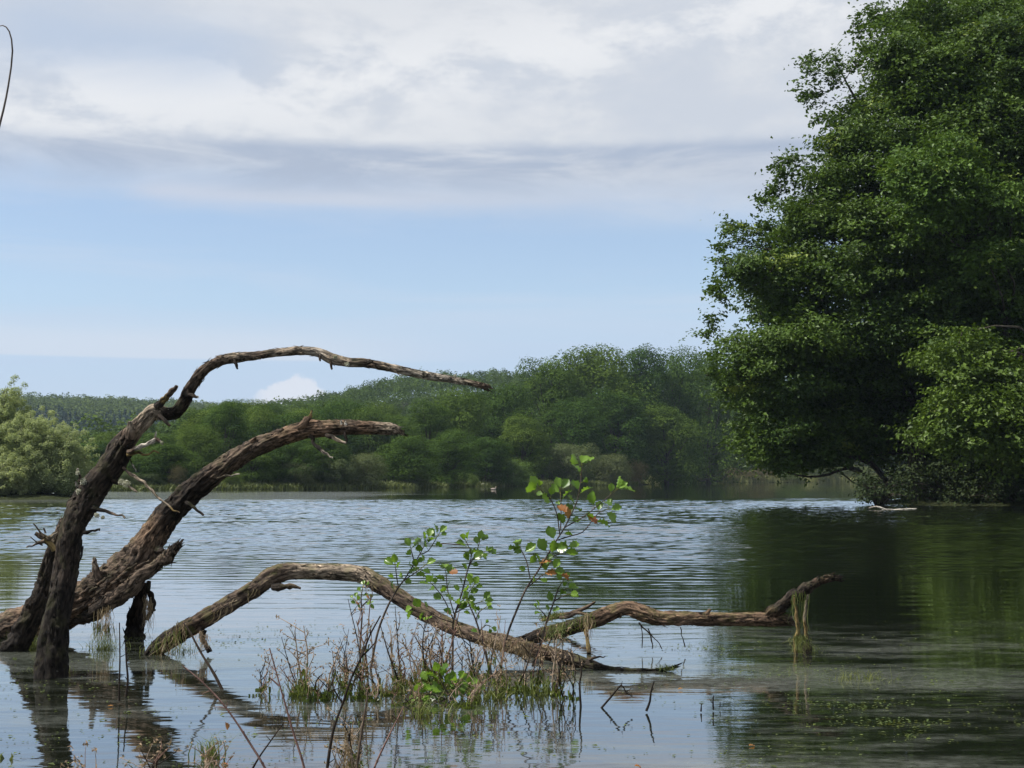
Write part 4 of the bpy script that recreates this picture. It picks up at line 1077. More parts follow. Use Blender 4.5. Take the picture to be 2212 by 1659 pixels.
stub(F_, [(1744, 1283, 6, 9.72, TN), (1741, 1310, 7, 9.7, TN), (1738, 1345, 8, 9.7, OC), (1742, 1380, 12, 9.7, DK), (1744, 1412, 22, 9.7, DK)], 79, 'hanging_root', mat='deadmoss')
# H: small mossy limb behind it
Hh = thing('mossy_branch', 'thin mossy branch lying behind the level log at its left end', 'branch', W(1170, 1340))
limb(Hh, 'branch', [(1172, 1340, 9, 11.6, OC), (1200, 1332, 11, 11.5, OC), (1230, 1326, 10, 11.4, RK), (1262, 1314, 9, 11.3, BR), (1286, 1300, 4, 11.25, BR)], 16, .014, .2, .1, mat='deadmoss', seed=80)
stub(Hh, [(1210, 1334, 9, 11.3, BR), (1260, 1326, 6, 11.2, RD), (1300, 1318, 3, 11.1, RD)], 81, 'twig')
# G: white driftwood under the oak
G = thing('driftwood', 'bleached pale driftwood lying on the dark water below the oaks', 'driftwood', W(1925, 1101))
limb(G, 'branch', [(1877, 1097, 3.0, 53, GR), (1893, 1095, 4.2, 53, PL), (1906, 1098, 4, 53, PL), (1919, 1102, 3, 53, PL), (1936, 1101, 3.4, 53, PL), (1958, 1100, 4, 53, PL), (1980, 1099, 3, 53, PL)], 10, .1, .15, .05, seed=90)
limb(G, 'twig', [(1905, 1101, 2, 52.8, PL), (1925, 1100, 2, 52.8, PL), (1940, 1104, 1.5, 52.8, PL)], 6, .1, .1, 0, seed=91)
# far floating branch on the open water
fb = thing('floating_twig', 'thin twig floating on the open lake behind the arched log', 'twig', W(1000, 1178))
mb = MB(); tube(mb, [P(945, 1177, 24.8), P(958, 1174, 24.8), P(985, 1176, 24.8), P(1020, 1176, 24.8)], [.008, .012, .010, .004], 5, .1, cols=[BR] * 4); build(mb, 'branch', M['stem'], fb)

# hanging grass and straw on the logs
def draped(label, cat, name, line, n, ln, seed, mat, w=.004, out=.05, group=None, jit=10):
    L_ = np.array(line, float); c = L_.mean(0)
    t = thing(name, label, cat, P(*c), group)
    shreds(t, line, n, ln, seed, mat, 'blades', w, out, jit)
    return t
GD = 'dry grass caught on the dead wood'
draped('straw hanging from the low end of the arched log', 'dry grass', 'hanging_grass', [(350, 1385, 9.62), (375, 1365, 9.62), (400, 1345, 9.64)], 70, .17, 401, 'straw', group=GD)
draped('green grass clinging to the foot of the arched log', 'grass', 'hanging_grass', [(330, 1395, 9.6), (360, 1372, 9.58), (395, 1360, 9.6)], 50, .15, 402, 'grass', group=GD)
draped('straw hanging in a column below the thick leaning trunk', 'dry grass', 'hanging_grass', [(212, 1322, 10.2), (225, 1318, 10.2), (240, 1312, 10.2)], 60, .28, 403, 'straw', out=.05, group=GD)
draped('green grass hanging below the thick leaning trunk', 'grass', 'hanging_grass', [(205, 1345, 10.2), (225, 1355, 10.2), (245, 1350, 10.2)], 110, .20, 404, 'grass', out=.03, group=GD)
draped('thin straw hanging along the short stump', 'dry grass', 'hanging_grass', [(315, 1290, 10.55), (328, 1310, 10.5)], 50, .26, 405, 'straw', out=.03, group=GD)
draped('roots and straw hanging from the arched log near its low end', 'dry grass', 'hanging_grass', [(430, 1368, 9.6), (450, 1380, 9.6)], 60, .12, 406, 'straw', group=GD)
draped('wisps of straw on the rising part of the arched log', 'dry grass', 'hanging_grass', [(455, 1325, 9.6), (485, 1310, 9.6), (560, 1268, 9.65)], 22, .10, 407, 'straw', group=GD)
draped('dense straw tangle where the sapling crosses the arched log', 'dry grass', 'hanging_grass', [(1040, 1378, 9.1), (1080, 1388, 9.05), (1120, 1392, 9.0), (1150, 1402, 9.0)], 240, .15, 408, 'straw', out=.07, jit=16, group=GD)
draped('green grass on the left part of the level log', 'grass', 'hanging_grass', [(1170, 1362, 9.85), (1220, 1348, 9.8), (1280, 1330, 9.75)], 160, .11, 409, 'grass', out=.06, group=GD)
draped('straw hanging on the middle of the level log', 'dry grass', 'hanging_grass', [(1262, 1330, 9.72), (1275, 1338, 9.72)], 26, .24, 410, 'straw', out=.02, group=GD)
draped('green and dry grass hanging from the upturned fork', 'grass', 'hanging_grass', [(1710, 1283, 9.6), (1722, 1279, 9.6), (1745, 1285, 9.6)], 24, .27, 411, 'grass', out=.03, jit=6, group=GD)
draped('grass at the water below the upturned fork', 'grass', 'hanging_grass', [(1712, 1375, 9.6), (1745, 1378, 9.6)], 100, .11, 412, 'grass', out=.06, group=GD)
draped('dry grass caught at the sinking right end of the arched log', 'dry grass', 'hanging_grass', [(1425, 1437, 8.8), (1460, 1438, 8.8)], 70, .05, 413, 'grass', out=.06, jit=5, group=GD)
draped('moss tuft at the low end of the mossy branch', 'moss', 'moss_tuft', [(1168, 1330, 11.4), (1215, 1322, 11.3)], 200, .06, 414, 'grass', out=.06, jit=5)

# tufts growing up
def tuft(label, x, y, n, h, spread, seed, mat='grass', w=.004, group='grass tufts in the shallows', name='grass_tuft'):
    rng = np.random.default_rng(seed); c = W(x, y)
    t = thing(name, label, 'grass', c, group)
    b = c + np.stack([rng.normal(0, spread, n), rng.normal(0, spread * .6, n), np.full(n, -.02)], -1)
    mb = MB(); blades(mb, b, h * rng.uniform(.4, 1.2, n), rng.normal(0, h * .45, (n, 2)), w, rng, rng.random(n) * .9)
    build(mb, 'blades', M[mat], t, False)
tuft('small green tuft at the foot of the tall curved trunk', 115, 1450, 110, .07, .06, 501)
tuft('olive grass tuft between the two left trunk feet', 62, 1400, 130, .16, .05, 502)
tuft('green tuft below the hanging straw of the thick trunk', 228, 1402, 150, .12, .06, 503)
tuft('green tuft at the foot of the arched log', 372, 1408, 130, .10, .10, 504)
tuft('light green floating grass tuft on the dark water, lower right', 1862, 1468, 120, .09, .09, 505)
tuft('sparse light green blades right of the floating tuft', 1905, 1472, 50, .03, .10, 506)
tuft('green tuft at the foot of the hanging roots of the fork', 1740, 1410, 130, .09, .05, 507)
tuft('green tuft at the foot of the short stump', 292, 1378, 90, .04, .08, 508)
tuft('single light green sprig on the dark water near the bottom right', 1958, 1592, 14, .05, .012, 509, w=.012)
tuft('short green blades at the bottom of the frame, left of the straw clump', 455, 1640, 60, .13, .03, 510, w=.007)

# ------------------------------------------------------------------ alder saplings
def alder_leaf(mb, c, d, up, size, rng, tint):
    """a rounded toothed leaf with pleats between its veins, folded along the midrib"""
    d = d / np.linalg.norm(d); s_ = np.cross(d, up); s_ /= np.linalg.norm(s_); n_ = np.cross(s_, d)
    t = np.linspace(0, 1, 9)
    prof = np.array([0, .15, .27, .36, .41, .42, .35, .2, .03])
    fold = rng.uniform(.15, .6); curl = rng.uniform(-.15, .35)
    V, k = [], 0
    for i_, (a, w) in enumerate(zip(t, prof)):
        ple = .038 * (-1) ** i_; tooth = 1 + .06 * (-1) ** i_
        mid = d * a - n_ * curl * a * a
        for side in (-1, -.5, 0, .5, 1):
            V.append(c + size * (mid + s_ * side * w * tooth * math.cos(fold) + n_ * (abs(side) * w * math.sin(fold) + ple * abs(side) * 2)))
    F = []
    for i_ in range(8):
        for j_ in range(4):
            F.append((i_ * 5 + j_, i_ * 5 + j_ + 1, (i_ + 1) * 5 + j_ + 1, (i_ + 1) * 5 + j_))
    mb.add(V, F, tint)
def sapling(name, label, branches, Y, seed, size=.085, wither=(), group='alder saplings', stemw=.008, every=.055, base=None, start=.35, cat='sapling'):
    rng = np.random.default_rng(seed)
    b0 = P(*branches[0][0][:2], Y) if base is None else base
    t = thing(name, label, cat, b0, group)
    st, lf = MB(), MB()
    for bi, br in enumerate(branches):
        dd = rng.uniform(-.12, .12) if bi else 0
        pts = np.array([P(p[0], p[1], Y + dd * (k / max(1, len(br) - 1))) for k, p in enumerate(br)])
        r0 = stemw if bi == 0 else stemw * .5
        cols = [(.07, .055, .045)] * (len(br) - 1) + [(.16, .17, .04)]
        tube(st, pts, np.linspace(r0, .0022, len(pts)), 6, .03, .05, 0, seed + bi, cols)
        path = catmull(pts, .02); s_ = np.concatenate([[0], np.cumsum(np.linalg.norm(np.diff(path, axis=0), axis=1))])
        a = s_[-1] * start if (bi == 0 or s_[-1] > .25) else 0.03
        side = 1
        while a < s_[-1]:
            i_ = min(len(path) - 2, int(np.searchsorted(s_, a)))
            tan = path[min(i_ + 2, len(path) - 1)] - path[max(0, i_ - 1)]; tan = tan / np.linalg.norm(tan)
            o = nrm(np.cross(tan, [rng.normal(0, .5), 1, rng.normal(0, .3)])) * side
            d = nrm(tan * rng.uniform(.3, 1.0) + o * rng.uniform(.5, 1.0) + np.array([0, rng.normal(0, .45), rng.uniform(-.2, .35)]))
            up = nrm(np.array([rng.normal(0, .7), rng.normal(-.3, .75), rng.uniform(.4, 1)]))
            pet = path[i_] + d * rng.uniform(.015, .028)
            tube(st, [path[i_], (path[i_] + pet) / 2 + [0, 0, .002], pet], [.0016, .0013, .0012], 4, .02, cols=[(.16, .17, .04)] * 3)
            alder_leaf(lf, pet, d, up, size * rng.uniform(.42, .95), rng, rng.uniform(.15, .85))
            side *= -1; a += every * rng.uniform(.5, 1.4)
        alder_leaf(lf, path[-1], nrm(path[-1] - path[-3] + rng.normal(0, .01, 3)), nrm(np.array([0, -1, .7])), size * .7, rng, .85)
    build(st, 'stem', M['stem'], t); build(lf, 'leaves', M['alder'], t)
    for (x, y) in wither:
        w = MB(); c = P(x, y, Y)
        alder_leaf(w, c, nrm(np.array([rng.uniform(.3, 1), -.2, rng.normal(-.3, .3)])), nrm(np.array([rng.normal(0, .6), -.5, 1])), size * .8, rng, rng.random() * .9)
        build(w, 'withered_leaf', M['withered'], t)
    return t
sapling('alder_sapling', 'tallest alder sapling with green and a few orange leaves, rising over the arched log',
    [[(1078, 1480), (1085, 1420), (1097, 1368), (1117, 1316), (1137, 1271), (1159, 1238), (1184, 1197), (1206, 1161), (1220, 1139), (1239, 1100), (1250, 1069), (1256, 1022), (1256, 1000)],
     [(1145, 1249), (1137, 1211), (1126, 1188), (1123, 1177)], [(1209, 1155), (1203, 1111), (1189, 1078), (1173, 1064), (1160, 1049)], [(1211, 1145), (1212, 1092), (1210, 1053)],
     [(1220, 1139), (1261, 1116), (1289, 1094), (1319, 1069), (1335, 1055)], [(1206, 1166), (1235, 1157), (1258, 1150), (1275, 1130), (1297, 1105), (1320, 1100)], [(1181, 1205), (1200, 1200), (1214, 1194), (1228, 1180)], [(1137, 1271), (1160, 1252), (1172, 1242), (1196, 1228)]],
    8.75, 601, .100, [(1203, 1092), (1218, 1094), (1165, 1216), (1177, 1238), (1206, 1238), (1270, 1112)], start=.52, every=.05)
sapling('alder_sapling', 'small alder shoot with few leaves right of the tallest sapling',
    [[(1150, 1440), (1167, 1393), (1181, 1343), (1197, 1299), (1206, 1271), (1220, 1250)], [(1181, 1334), (1170, 1320), (1160, 1313)], [(1197, 1299), (1215, 1288), (1232, 1283)], [(1202, 1280), (1215, 1275), (1228, 1270)]], 8.85, 602, .07, start=.55)
sapling('alder_sapling', 'leafy alder sapling at the left, before the bend of the arched log',
    [[(800, 1450), (815, 1370), (837, 1311), (860, 1270), (872, 1254), (888, 1229), (907, 1197), (926, 1160)], [(860, 1265), (856, 1240), (853, 1216)], [(872, 1254), (900, 1235), (922, 1218)], [(895, 1215), (890, 1195), (886, 1180)], [(907, 1197), (925, 1190), (950, 1150)]], 8.9, 603, .088, start=.55, every=.045)
sapling('alder_sapling', 'bushy alder sapling in the middle with a bare dark tip',
    [[(977, 1480), (978, 1400), (980, 1340), (999, 1276), (1011, 1229), (1030, 1191), (1037, 1165)], [(1011, 1229), (1018, 1197), (1005, 1166)], [(980, 1340), (961, 1298), (945, 1275), (930, 1258)], [(982, 1330), (968, 1280), (964, 1245), (962, 1228)],
     [(983, 1324), (1015, 1308), (1046, 1298)], [(980, 1345), (950, 1335), (920, 1318), (890, 1312)], [(985, 1320), (1005, 1290), (1025, 1262)], [(1020, 1210), (1040, 1195), (1050, 1190)]], 8.8, 604, .082, [(970, 1235)], start=.45, every=.034)
sapling('alder_sapling', 'leafy sprout leaning right of the bushy sapling, over the arched log',
    [[(1060, 1460), (1046, 1400), (1028, 1340), (1015, 1310), (1008, 1290)], [(1028, 1340), (1035, 1322), (1052, 1310)], [(1034, 1365), (1050, 1350), (1062, 1355)]], 8.6, 605, .06, start=.5, every=.05)
sapling('alder_sapling', 'low bright green sprout close over the water in the weed bed',
    [[(985, 1535), (975, 1510), (960, 1485), (950, 1465), (945, 1450)], [(975, 1515), (950, 1505), (925, 1500), (905, 1505)], [(985, 1525), (1000, 1505), (1012, 1490), (1018, 1478)], [(975, 1530), (950, 1535), (920, 1540), (890, 1545)], [(960, 1490), (935, 1480), (922, 1470)], [(985, 1535), (965, 1550), (950, 1552), (930, 1555)], [(972, 1500), (985, 1480), (992, 1465)]],
    7.75, 606, .085, start=.03, every=.028, stemw=.006)
sapling('alder_sapling', 'thin weed shoot with curled reddish leaves left of the leafy sapling',
    [[(780, 1480), (778, 1400), (782, 1330), (780, 1290), (786, 1262)], [(781, 1320), (770, 1300), (762, 1292)], [(782, 1310), (795, 1297), (802, 1300)]], 8.7, 607, .04, [(768, 1300), (790, 1285)], start=.7, every=.03)

# ------------------------------------------------------------------ dry weeds standing in the shallows
def weed(label, x, y, h, n, spread, lean, seed, straw=60, algae=1.0, dark=.3, group='dry weeds in the shallows', name='dry_weed', tips=()):
    """h and spread in photo units, stems fork upward, straw hangs in them and algae drape their feet"""
    rng = np.random.default_rng(seed); c = W(x, y); Y = c[1]; u_ = px(1, Y)
    t = thing(name, label, 'weeds', c, group); n = max(3, int(n * .75))
    sb, wb, al = MB(), MB(), MB()
    for k in range(n):
        b = c + np.array([rng.normal(0, spread * .5) * u_, rng.normal(0, .10), -.05])
        hh_ = h * u_ * (rng.uniform(.75, 1.12) if k < 3 else rng.uniform(.25, .8)); lx = (lean + rng.normal(0, .22)) * hh_
        tip = b + [lx, rng.normal(0, .08), hh_]
        mid = (b + tip) / 2 + rng.normal(0, .03, 3)
        colr = DK if rng.random() < dark * .8 else ((.17, .10, .075) if rng.random() < .45 else (.30, .23, .17))
        r0 = rng.uniform(.0028, .0062)
        tube(sb, [b, mid, tip], [r0, r0 * .8, r0 * .35], 5, .04, .1, 0, seed + k, [K, colr, colr])
        for q in range(rng.integers(3, 7)):
            f = rng.uniform(.3, .95); s0 = b * (1 - f) ** 2 + 2 * mid * f * (1 - f) + tip * f * f
            e = s0 + np.array([rng.normal(0, .05), rng.normal(0, .04), rng.uniform(.02, .10)])
            tube(sb, [s0, (s0 + e) / 2 + rng.normal(0, .006, 3), e], [r0 * .5, r0 * .4, r0 * .2], 4, .03, cols=[colr] * 3)
            # curled dead leaves
            m_ = 3
            leaf_quads(wb, e + rng.normal(0, .010, (m_, 3)), rdir(m_, rng), rng.uniform(.014, .04, m_), .009, rng, rng.random(m_) * .45, .3)
        ns = int(straw / n)
        f = rng.uniform(.15, .9, ns)[:, None]
        q = b * (1 - f) ** 2 + 2 * mid * f * (1 - f) + tip * f * f
        blades(wb, q, rng.uniform(-.12, .07, ns), rng.normal(0, .035, (ns, 2)), .0028, rng, rng.random(ns) * .9)
        na = int(22 * algae)
        if na:
            f = rng.random(na)[:, None] ** 1.5 * .45
            q = b * (1 - f) + mid * 2 * f - b * f + rng.normal(0, .012, (na, 3))
            q[:, 2] = np.maximum(q[:, 2], .01)
            blades(al, q, -rng.uniform(.02, .10, na), rng.normal(0, .015, (na, 2)), .010, rng, rng.random(na) * .9)
    build(sb, 'stems', M['stem'], t); build(wb, 'dead_leaves', M['straw'], t, False)
    if al.V: build(al, 'algae', M['algae'], t, False)
for i_, (x, y, lab) in enumerate([(645, 1502, 'green shoots at the foot of the leftmost leaning weed'), (862, 1500, 'green shoots at the foot of the straw covered weed'), (1045, 1512, 'green shoots in the weed bed right of the low bright sprout'),
                                  (1160, 1500, 'green shoots below the right part of the arched log'), (930, 1545, 'dense olive moss clump in front of the weed bed')]):
    tuft(lab, x, y, 70, .13, .07, 540 + i_, group=None, w=.006)
for i_, a in enumerate([
    ('leaning dry weed at the left of the bed, hung with green algae', 655, 1500, 150, 9, 30, -.25, 130, 2.2, .6),
    ('dry weed right beside the leftmost leaning one, tilted right', 690, 1505, 130, 8, 26, .25, 90, 2.0, .7),
    ('tall thin reddish weed in front of the left sapling', 775, 1490, 210, 7, 24, .05, 120, 1.2, .4),
    ('dark tangled weed left of the middle of the bed', 740, 1485, 140, 8, 26, .1, 70, 1.4, .8),
    ('straw covered weed under the bend of the arched log', 850, 1490, 190, 9, 26, -.05, 380, 1.6, .3),
    ('weed with dense straw beard left of the bushy sapling', 890, 1480, 130, 10, 34, -.15, 260, 2.4, .4),
    ('reddish brittle weed behind the low bright sprout', 930, 1480, 160, 11, 40, .0, 200, 2.2, .4),
    ('brown weed behind the bushy sapling stem', 985, 1475, 150, 10, 38, .05, 180, 2.0, .5),
    ('brown weed under the crossing of sapling and log', 1040, 1485, 160, 9, 30, .05, 150, 1.6, .6),
    ('forked dark weed with algae right of the low sprout', 1090, 1495, 150, 9, 34, .12, 110, 2.0, .7),
    ('weed with thin bent stems under the right part of the log', 1150, 1490, 140, 8, 32, .1, 90, 1.8, .6),
    ('sparse weed near the right end of the bed', 1205, 1500, 140, 7, 26, .08, 70, 1.2, .6),
    ('last thin weed at the right end of the bed', 1250, 1508, 120, 4, 20, -.1, 40, .8, .7),
    ('low sprig of weed left of the bed', 570, 1490, 80, 4, 16, .1, 24, .8, .5),
    ('short weed in the gap between left weeds and straw weed', 810, 1505, 90, 7, 30, -.05, 60, 2.0, .6),
    ('low dark weed at the front of the bed beside the sprout', 1015, 1520, 80, 6, 30, .1, 50, 1.8, .6),
    ('low weed leaning over the water in front of the bed', 880, 1530, 70, 6, 30, .2, 50, 1.6, .5),
]):
    weed(a[0], *a[1:7], 700 + 20 * i_, a[7], a[8], a[9])

def stick(name, label, pts, Y, w, col_, seed, group='bare stalks in the shallows', cat='stalk', twigs=(), curl=()):
    pp = [P(x, y, Y + (k * .0)) for k, (x, y) in enumerate(pts)]
    t = thing(name, label, cat, pp[0], group)
    mb = MB(); tube(mb, pp, np.linspace(px(w, Y) / 2, px(w, Y) / 4.5, len(pp)), 7, .02, .15, 0, seed, [col_] * len(pp), lump=20)
    rng = np.random.default_rng(seed)
    for q in pp[1:-1]:
        e = q + [rng.normal(0, .02), rng.normal(0, .01), .022]
        tube(mb, [q, e], [px(w, Y) / 5, px(w, Y) / 9], 5, .02, cols=[col_] * 2)
    build(mb, 'stem', M['stem'], t)
    if twigs:
        tw = MB()
        for pts2, w2 in twigs:
            tube(tw, [P(x, y, Y) for x, y in pts2], np.linspace(px(w2, Y) / 2, px(w2, Y) / 4, len(pts2)), 5, .02, .1, 0, seed + 3, [col_] * len(pts2))
        build(tw, 'twig', M['stem'], t)
    for (x, y) in curl:
        c = P(x, y, Y); lf = MB()
        alder_leaf(lf, c, nrm(np.array([rng.normal(0, .5), -.3, -1])), np.array([.3, -.2, .2]), .03, rng, .4); build(lf, 'dead_leaf', M['withered'], t)
    return t
TW = (.20, .12, .10)
stick('bare_stalk', 'upright bare stalk left of the short stump reflection', [(257, 1515), (258, 1470), (259, 1420), (258, 1345)], 7.6, 5, DK, 801)
stick('bare_stalk', 'upright stalk with side buds beside the other upright stalk', [(272, 1505), (276, 1470), (273, 1430), (271, 1392)], 7.8, 6, DK, 802)
stick('bent_stalk', 'long bent pinkish stalk curving up left from the bottom of the frame', [(610, 1730), (572, 1658), (530, 1590), (489, 1530), (440, 1476), (394, 1438)], 5.6, 6, TW, 803, curl=[(487, 1560)], twigs=[([(489, 1530), (478, 1528), (462, 1527)], 3), ([(455, 1492), (444, 1496), (436, 1500)], 2)])
stick('bent_stalk', 'leaning stalk over a green algae patch, right of the arched log foot', [(484, 1498), (462, 1455), (433, 1408), (412, 1368), (396, 1345)], 8.1, 7, BR, 804)
stick('bent_stalk', 'tall thin stalk rising from the bottom edge to the left of the weed bed', [(665, 1730), (657, 1659), (632, 1577), (613, 1510), (596, 1450), (582, 1400)], 5.6, 6, TW, 805, twigs=[([(603, 1482), (588, 1468), (580, 1462)], 4)])
stick('dark_stalk', 'thick dark stalk rising from the bottom edge into the weed bed', [(700, 1730), (708, 1650), (720, 1577), (740, 1520), (760, 1462), (780, 1420), (800, 1370), (822, 1330)], 5.7, 7, DK, 806, twigs=[([(740, 1520), (722, 1490), (716, 1462)], 4), ([(780, 1420), (800, 1400), (812, 1385)], 4)])
stick('dark_stalk', 'short dark twig at the bottom edge left of the thin tall stalk', [(535, 1680), (559, 1637), (585, 1600), (613, 1561)], 5.7, 5, DK, 807)
stick('bent_stalk', 'reddish stalk right of the straw clump at the bottom edge', [(770, 1730), (772, 1650), (780, 1590), (790, 1530), (795, 1490)], 5.7, 7, BR, 808)
stick('bent_stalk', 'pale stalk leaning right from the straw clump', [(800, 1700), (810, 1655), (835, 1600), (858, 1555), (872, 1526)], 5.8, 5, TW, 809)
stick('short_twig', 'small forked twig with a green scrap standing in the open shallows', [(1297, 1532), (1320, 1505), (1342, 1480), (1352, 1495), (1366, 1504)], 7.45, 5, DK, 810)
stick('short_twig', 'small upright twig right of the forked one', [(1396, 1536), (1404, 1515), (1406, 1495), (1413, 1471)], 7.3, 6, K, 811)
stick('short_twig', 'tiny upright stub in the right shallows', [(1514, 1537), (1515, 1520)], 7.3, 4, K, 812)
stick('short_twig', 'tiny forked twig right of the tiny stub', [(1541, 1533), (1540, 1515), (1542, 1502)], 7.35, 4, K, 813, twigs=[([(1540, 1520), (1534, 1513)], 2)])
stick('short_twig', 'tiniest stub at the right of the tiny twigs', [(1555, 1528), (1556, 1517)], 7.4, 3, K, 814)
stick('short_twig', 'dark twig tip poking up at the bottom edge, left', [(340, 1680), (336, 1640), (331, 1620)], 5.9, 5, BR, 815)
stick('short_twig', 'stick standing among the weeds at the far right of the bed', [(1255, 1535), (1252, 1480), (1256, 1450), (1250, 1415)], 7.5, 5, DK, 816)
weed('greenish sprig at the bottom edge left of the long bent stalk', 445, 1690, 95, 5, 26, 0, 1101, 40, .6, .3)
weed('dense straw clump at the bottom edge of the frame', 752, 1680, 130, 9, 24, 0, 1102, 520, 1.0, .3, name='straw_clump')
weed('small brown sprig at the bottom left', 190, 1690, 60, 3, 14, 0, 1103, 12, .3, .3)
weed('tiny brown sprig beside the bottom left one', 310, 1680, 60, 3, 10, 0, 1104, 10, .3, .3)
tuft('single dark green leaf tuft at the bottom left corner', 5, 1640, 8, .05, .02, 511, w=.02)
# hanging twig at the upper left, on a shrub that grows beside the camera
tw = thing('arching_twig', 'thin bare twig arching into the frame at the upper left edge', 'twig', (-1.55, 3.0, 0.3))
mb = MB(); tube(mb, [(-1.55, 3.0, .3), P(-190, 900, 3.0), P(-60, 480, 3.0), P(-2, 275, 3.0), P(18, 185, 3.0), P(27, 110, 3.0), P(20, 68, 3.0), P(6, 55, 3.0), P(-10, 60, 3.0)],
                [.004, .0035, .003, .0026, .0022, .0019, .0016, .0012, .0008], 6, .03, .1, 0, 5, [(.12, .10, .09)] * 9)
build(mb, 'stem', M['stem'], tw)
# twiggy thicket the twig belongs to is the bank grass beside the camera
rng = np.random.default_rng(12)
n = 2500
bx = rng.uniform(-9, 9, n); by = rng.uniform(-3, 3.4, n)
gg = ground(bx, by); ok = (gg > 0.02) & ((np.abs(bx) > 1.5) | (by < 1.2))
mb = MB(); k = ok.sum(); blades(mb, np.stack([bx, by, gg], -1)[ok], rng.uniform(.15, .5, k), rng.normal(0, .12, (k, 2)), .008, rng, rng.random(k) * .9)
tag(build(mb, 'bank_grass', M['grass'], smooth=False), 'grass on the near bank', 'grass', kind='stuff')

# ------------------------------------------------------------------ floating specks of weed
rng = np.random.default_rng(900)
n = 5200
xx = rng.uniform(-20, 2232, n); yy = 1335 + 330 * rng.random(n) ** .9
nz = vnoise(np.stack([xx / 180, yy / 30, xx * 0], -1), 4) + .5 * vnoise(np.stack([xx / 60, yy / 12, xx * 0], -1), 5)
keep = nz > rng.uniform(-.5, .9, n); xx, yy = xx[keep], yy[keep]
pos = np.array([W(a, b, .003) for a, b in zip(xx, yy)])
k = len(pos)
mb = MB(); l = rng.uniform(.006, .022, k) * (1 + .8 * (rng.random(k) < .1))
leaf_quads(mb, pos, nrm(np.array([0, 0, 1.0]) + rng.normal(0, .10, (k, 3))), l, l * .75, rng, rng.random(k) * .8, .1)
tag(build(mb, 'floating_weed', M['algae']), 'specks of duckweed floating in the shallows', 'duckweed', kind='stuff')
mb = MB()
for c, r in [((1030, 1372), 70), ((560, 1360), 120), ((620, 1385), 80), ((450, 1390), 60), ((850, 1352), 80), ((1510, 1400), 60), ((1690, 1450), 70), ((1850, 1520), 80), ((1950, 1560), 60)]:
    n = 110
    a = rng.normal(0, 1, (n, 2)) * [r, r * .09] + c
    q = np.array([W(x, y, .004) for x, y in a]); l = rng.uniform(.006, .026, n)
    leaf_quads(mb, q, nrm(np.array([0, 0, 1.0]) + rng.normal(0, .15, (n, 3))), l, l * .7, rng, rng.random(n) * .5, .1)
tag(build(mb, 'floating_algae', M['grass']), 'light green algae scraps floating in patches', 'algae', kind='stuff')
for i_, (x, y, lab) in enumerate([(232, 1525, 'small orange fallen leaf floating left of the frame middle'), (480, 1650, 'orange fallen leaf floating at the bottom edge'), (1464, 1489, 'pinkish fallen leaf floating in the right shallows'), (1617, 1610, 'brown leaf floating near the bottom right'), (1370, 1655, 'upright brown leaf at the bottom edge')]):
    w = MB(); alder_leaf(w, W(x, y, .006), np.array([1, .3, .02]), np.array([0, 0, 1.0]), .03, rng, .5)
    tag(build(w, 'fallen_leaf', M['withered']), lab, 'leaf', 'fallen leaves on the water')

# ------------------------------------------------------------------ stones, duck
def rock(label, x, Y, w, h, seed):
    rng = np.random.default_rng(seed)
    n1_, n2_ = 14, 8
    V = []
    for i_ in range(n2_ + 1):
        for j_ in range(n1_):
            a, b = j_ / n1_ * 6.283, i_ / n2_ * math.pi
            V.append((math.cos(a) * math.sin(b), math.sin(a) * math.sin(b), math.cos(b)))
    V = np.array(V); V = V * (1 + .3 * vnoise(V * 1.7, seed) + .1 * vnoise(V * 4, seed + 1))[:, None] * [w / 2, w / 3, h]
    F = [(i_ * n1_ + j_, i_ * n1_ + (j_ + 1) % n1_, (i_ + 1) * n1_ + (j_ + 1) % n1_, (i_ + 1) * n1_ + j_) for i_ in range(n2_) for j_ in range(n1_)]
    mb = MB(); mb.add(V + [at(x, Y), Y, .1], F)
    tag(build(mb, 'shore_rock', M['stone'], smooth=False), label, 'rock', 'pale rocks on the far shore')
for i_, (x, lab, w) in enumerate([(1003, 'largest pale rock at the far water edge', 1.0), (1016, 'pale rock right of the largest shore rock', .7), (1028, 'small pale rock in the middle of the shore rocks', .5), (1042, 'pale rock at the right end of the shore rocks', .8), (985, 'small rock left of the largest shore rock', .5)]):
    rock(lab, x, float(np.interp(x, [980, 1050], [186, 192])), w, .4, 950 + i_)
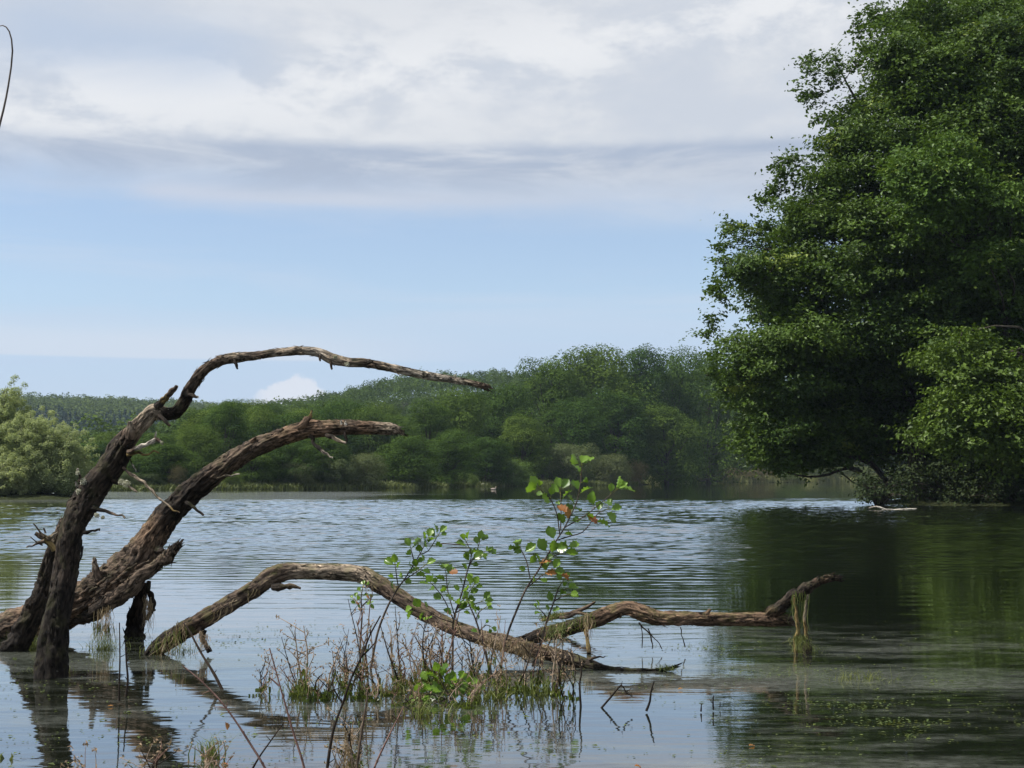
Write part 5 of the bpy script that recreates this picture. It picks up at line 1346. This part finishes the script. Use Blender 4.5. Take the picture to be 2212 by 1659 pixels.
def ellip(mb, c, r, n1_=12, n2_=8):
    V = np.array([(math.cos(j / n1_ * 6.283) * math.sin(i / n2_ * math.pi), math.sin(j / n1_ * 6.283) * math.sin(i / n2_ * math.pi), math.cos(i / n2_ * math.pi)) for i in range(n2_ + 1) for j in range(n1_)])
    F = [(i * n1_ + j, i * n1_ + (j + 1) % n1_, (i + 1) * n1_ + (j + 1) % n1_, (i + 1) * n1_ + j) for i in range(n2_) for j in range(n1_)]
    mb.add(V * r + c, F)
dk = thing('duck', 'small pale duck swimming before the far shore', 'duck', W(1066, 1058))
db = np.array(dk.location)
M['feather'] = plain_mat('pale feathers', (.26, .22, .18), .8, .4, 20); M['bill'] = plain_mat('bill', (.35, .22, .05), .5)
mb = MB(); tube(mb, [db + [-.28, 0, .14], db + [-.2, 0, .10], db + [0, 0, .07], db + [.15, 0, .09], db + [.21, 0, .18], db + [.22, 0, .27], db + [.27, 0, .29]], [.01, .07, .12, .09, .045, .05, .03], 12, .03)
build(mb, 'body', M['feather'], dk)
mb = MB(); tube(mb, [db + [.27, 0, .285], db + [.34, 0, .275]], [.022, .012], 6, .03); build(mb, 'bill', M['bill'], dk)

# ------------------------------------------------------------------ air
HAZE = 0.00011
hz_m, T = new_mat('thin haze')
pv = T.n('ShaderNodeVolumePrincipled')
pv.inputs['Color'].default_value = (.62, .78, 1.0, 1); pv.inputs['Density'].default_value = HAZE; pv.inputs['Anisotropy'].default_value = .1
o_ = T.n('ShaderNodeOutputMaterial'); T.link(pv.outputs[0], o_.inputs['Volume'])
mb = MB(); x0, x1, y0, y1, z0, z1 = -1000, 1000, -120, 1320, -3.2, 68
mb.add([(x0, y0, z0), (x1, y0, z0), (x1, y1, z0), (x0, y1, z0), (x0, y0, z1), (x1, y0, z1), (x1, y1, z1), (x0, y1, z1)],
       [(3, 2, 1, 0), (4, 5, 6, 7), (0, 1, 5, 4), (1, 2, 6, 5), (2, 3, 7, 6), (3, 0, 4, 7)])
tag(build(mb, 'haze', hz_m, smooth=False), 'thin bluish summer haze over the lake', 'haze', kind='stuff')
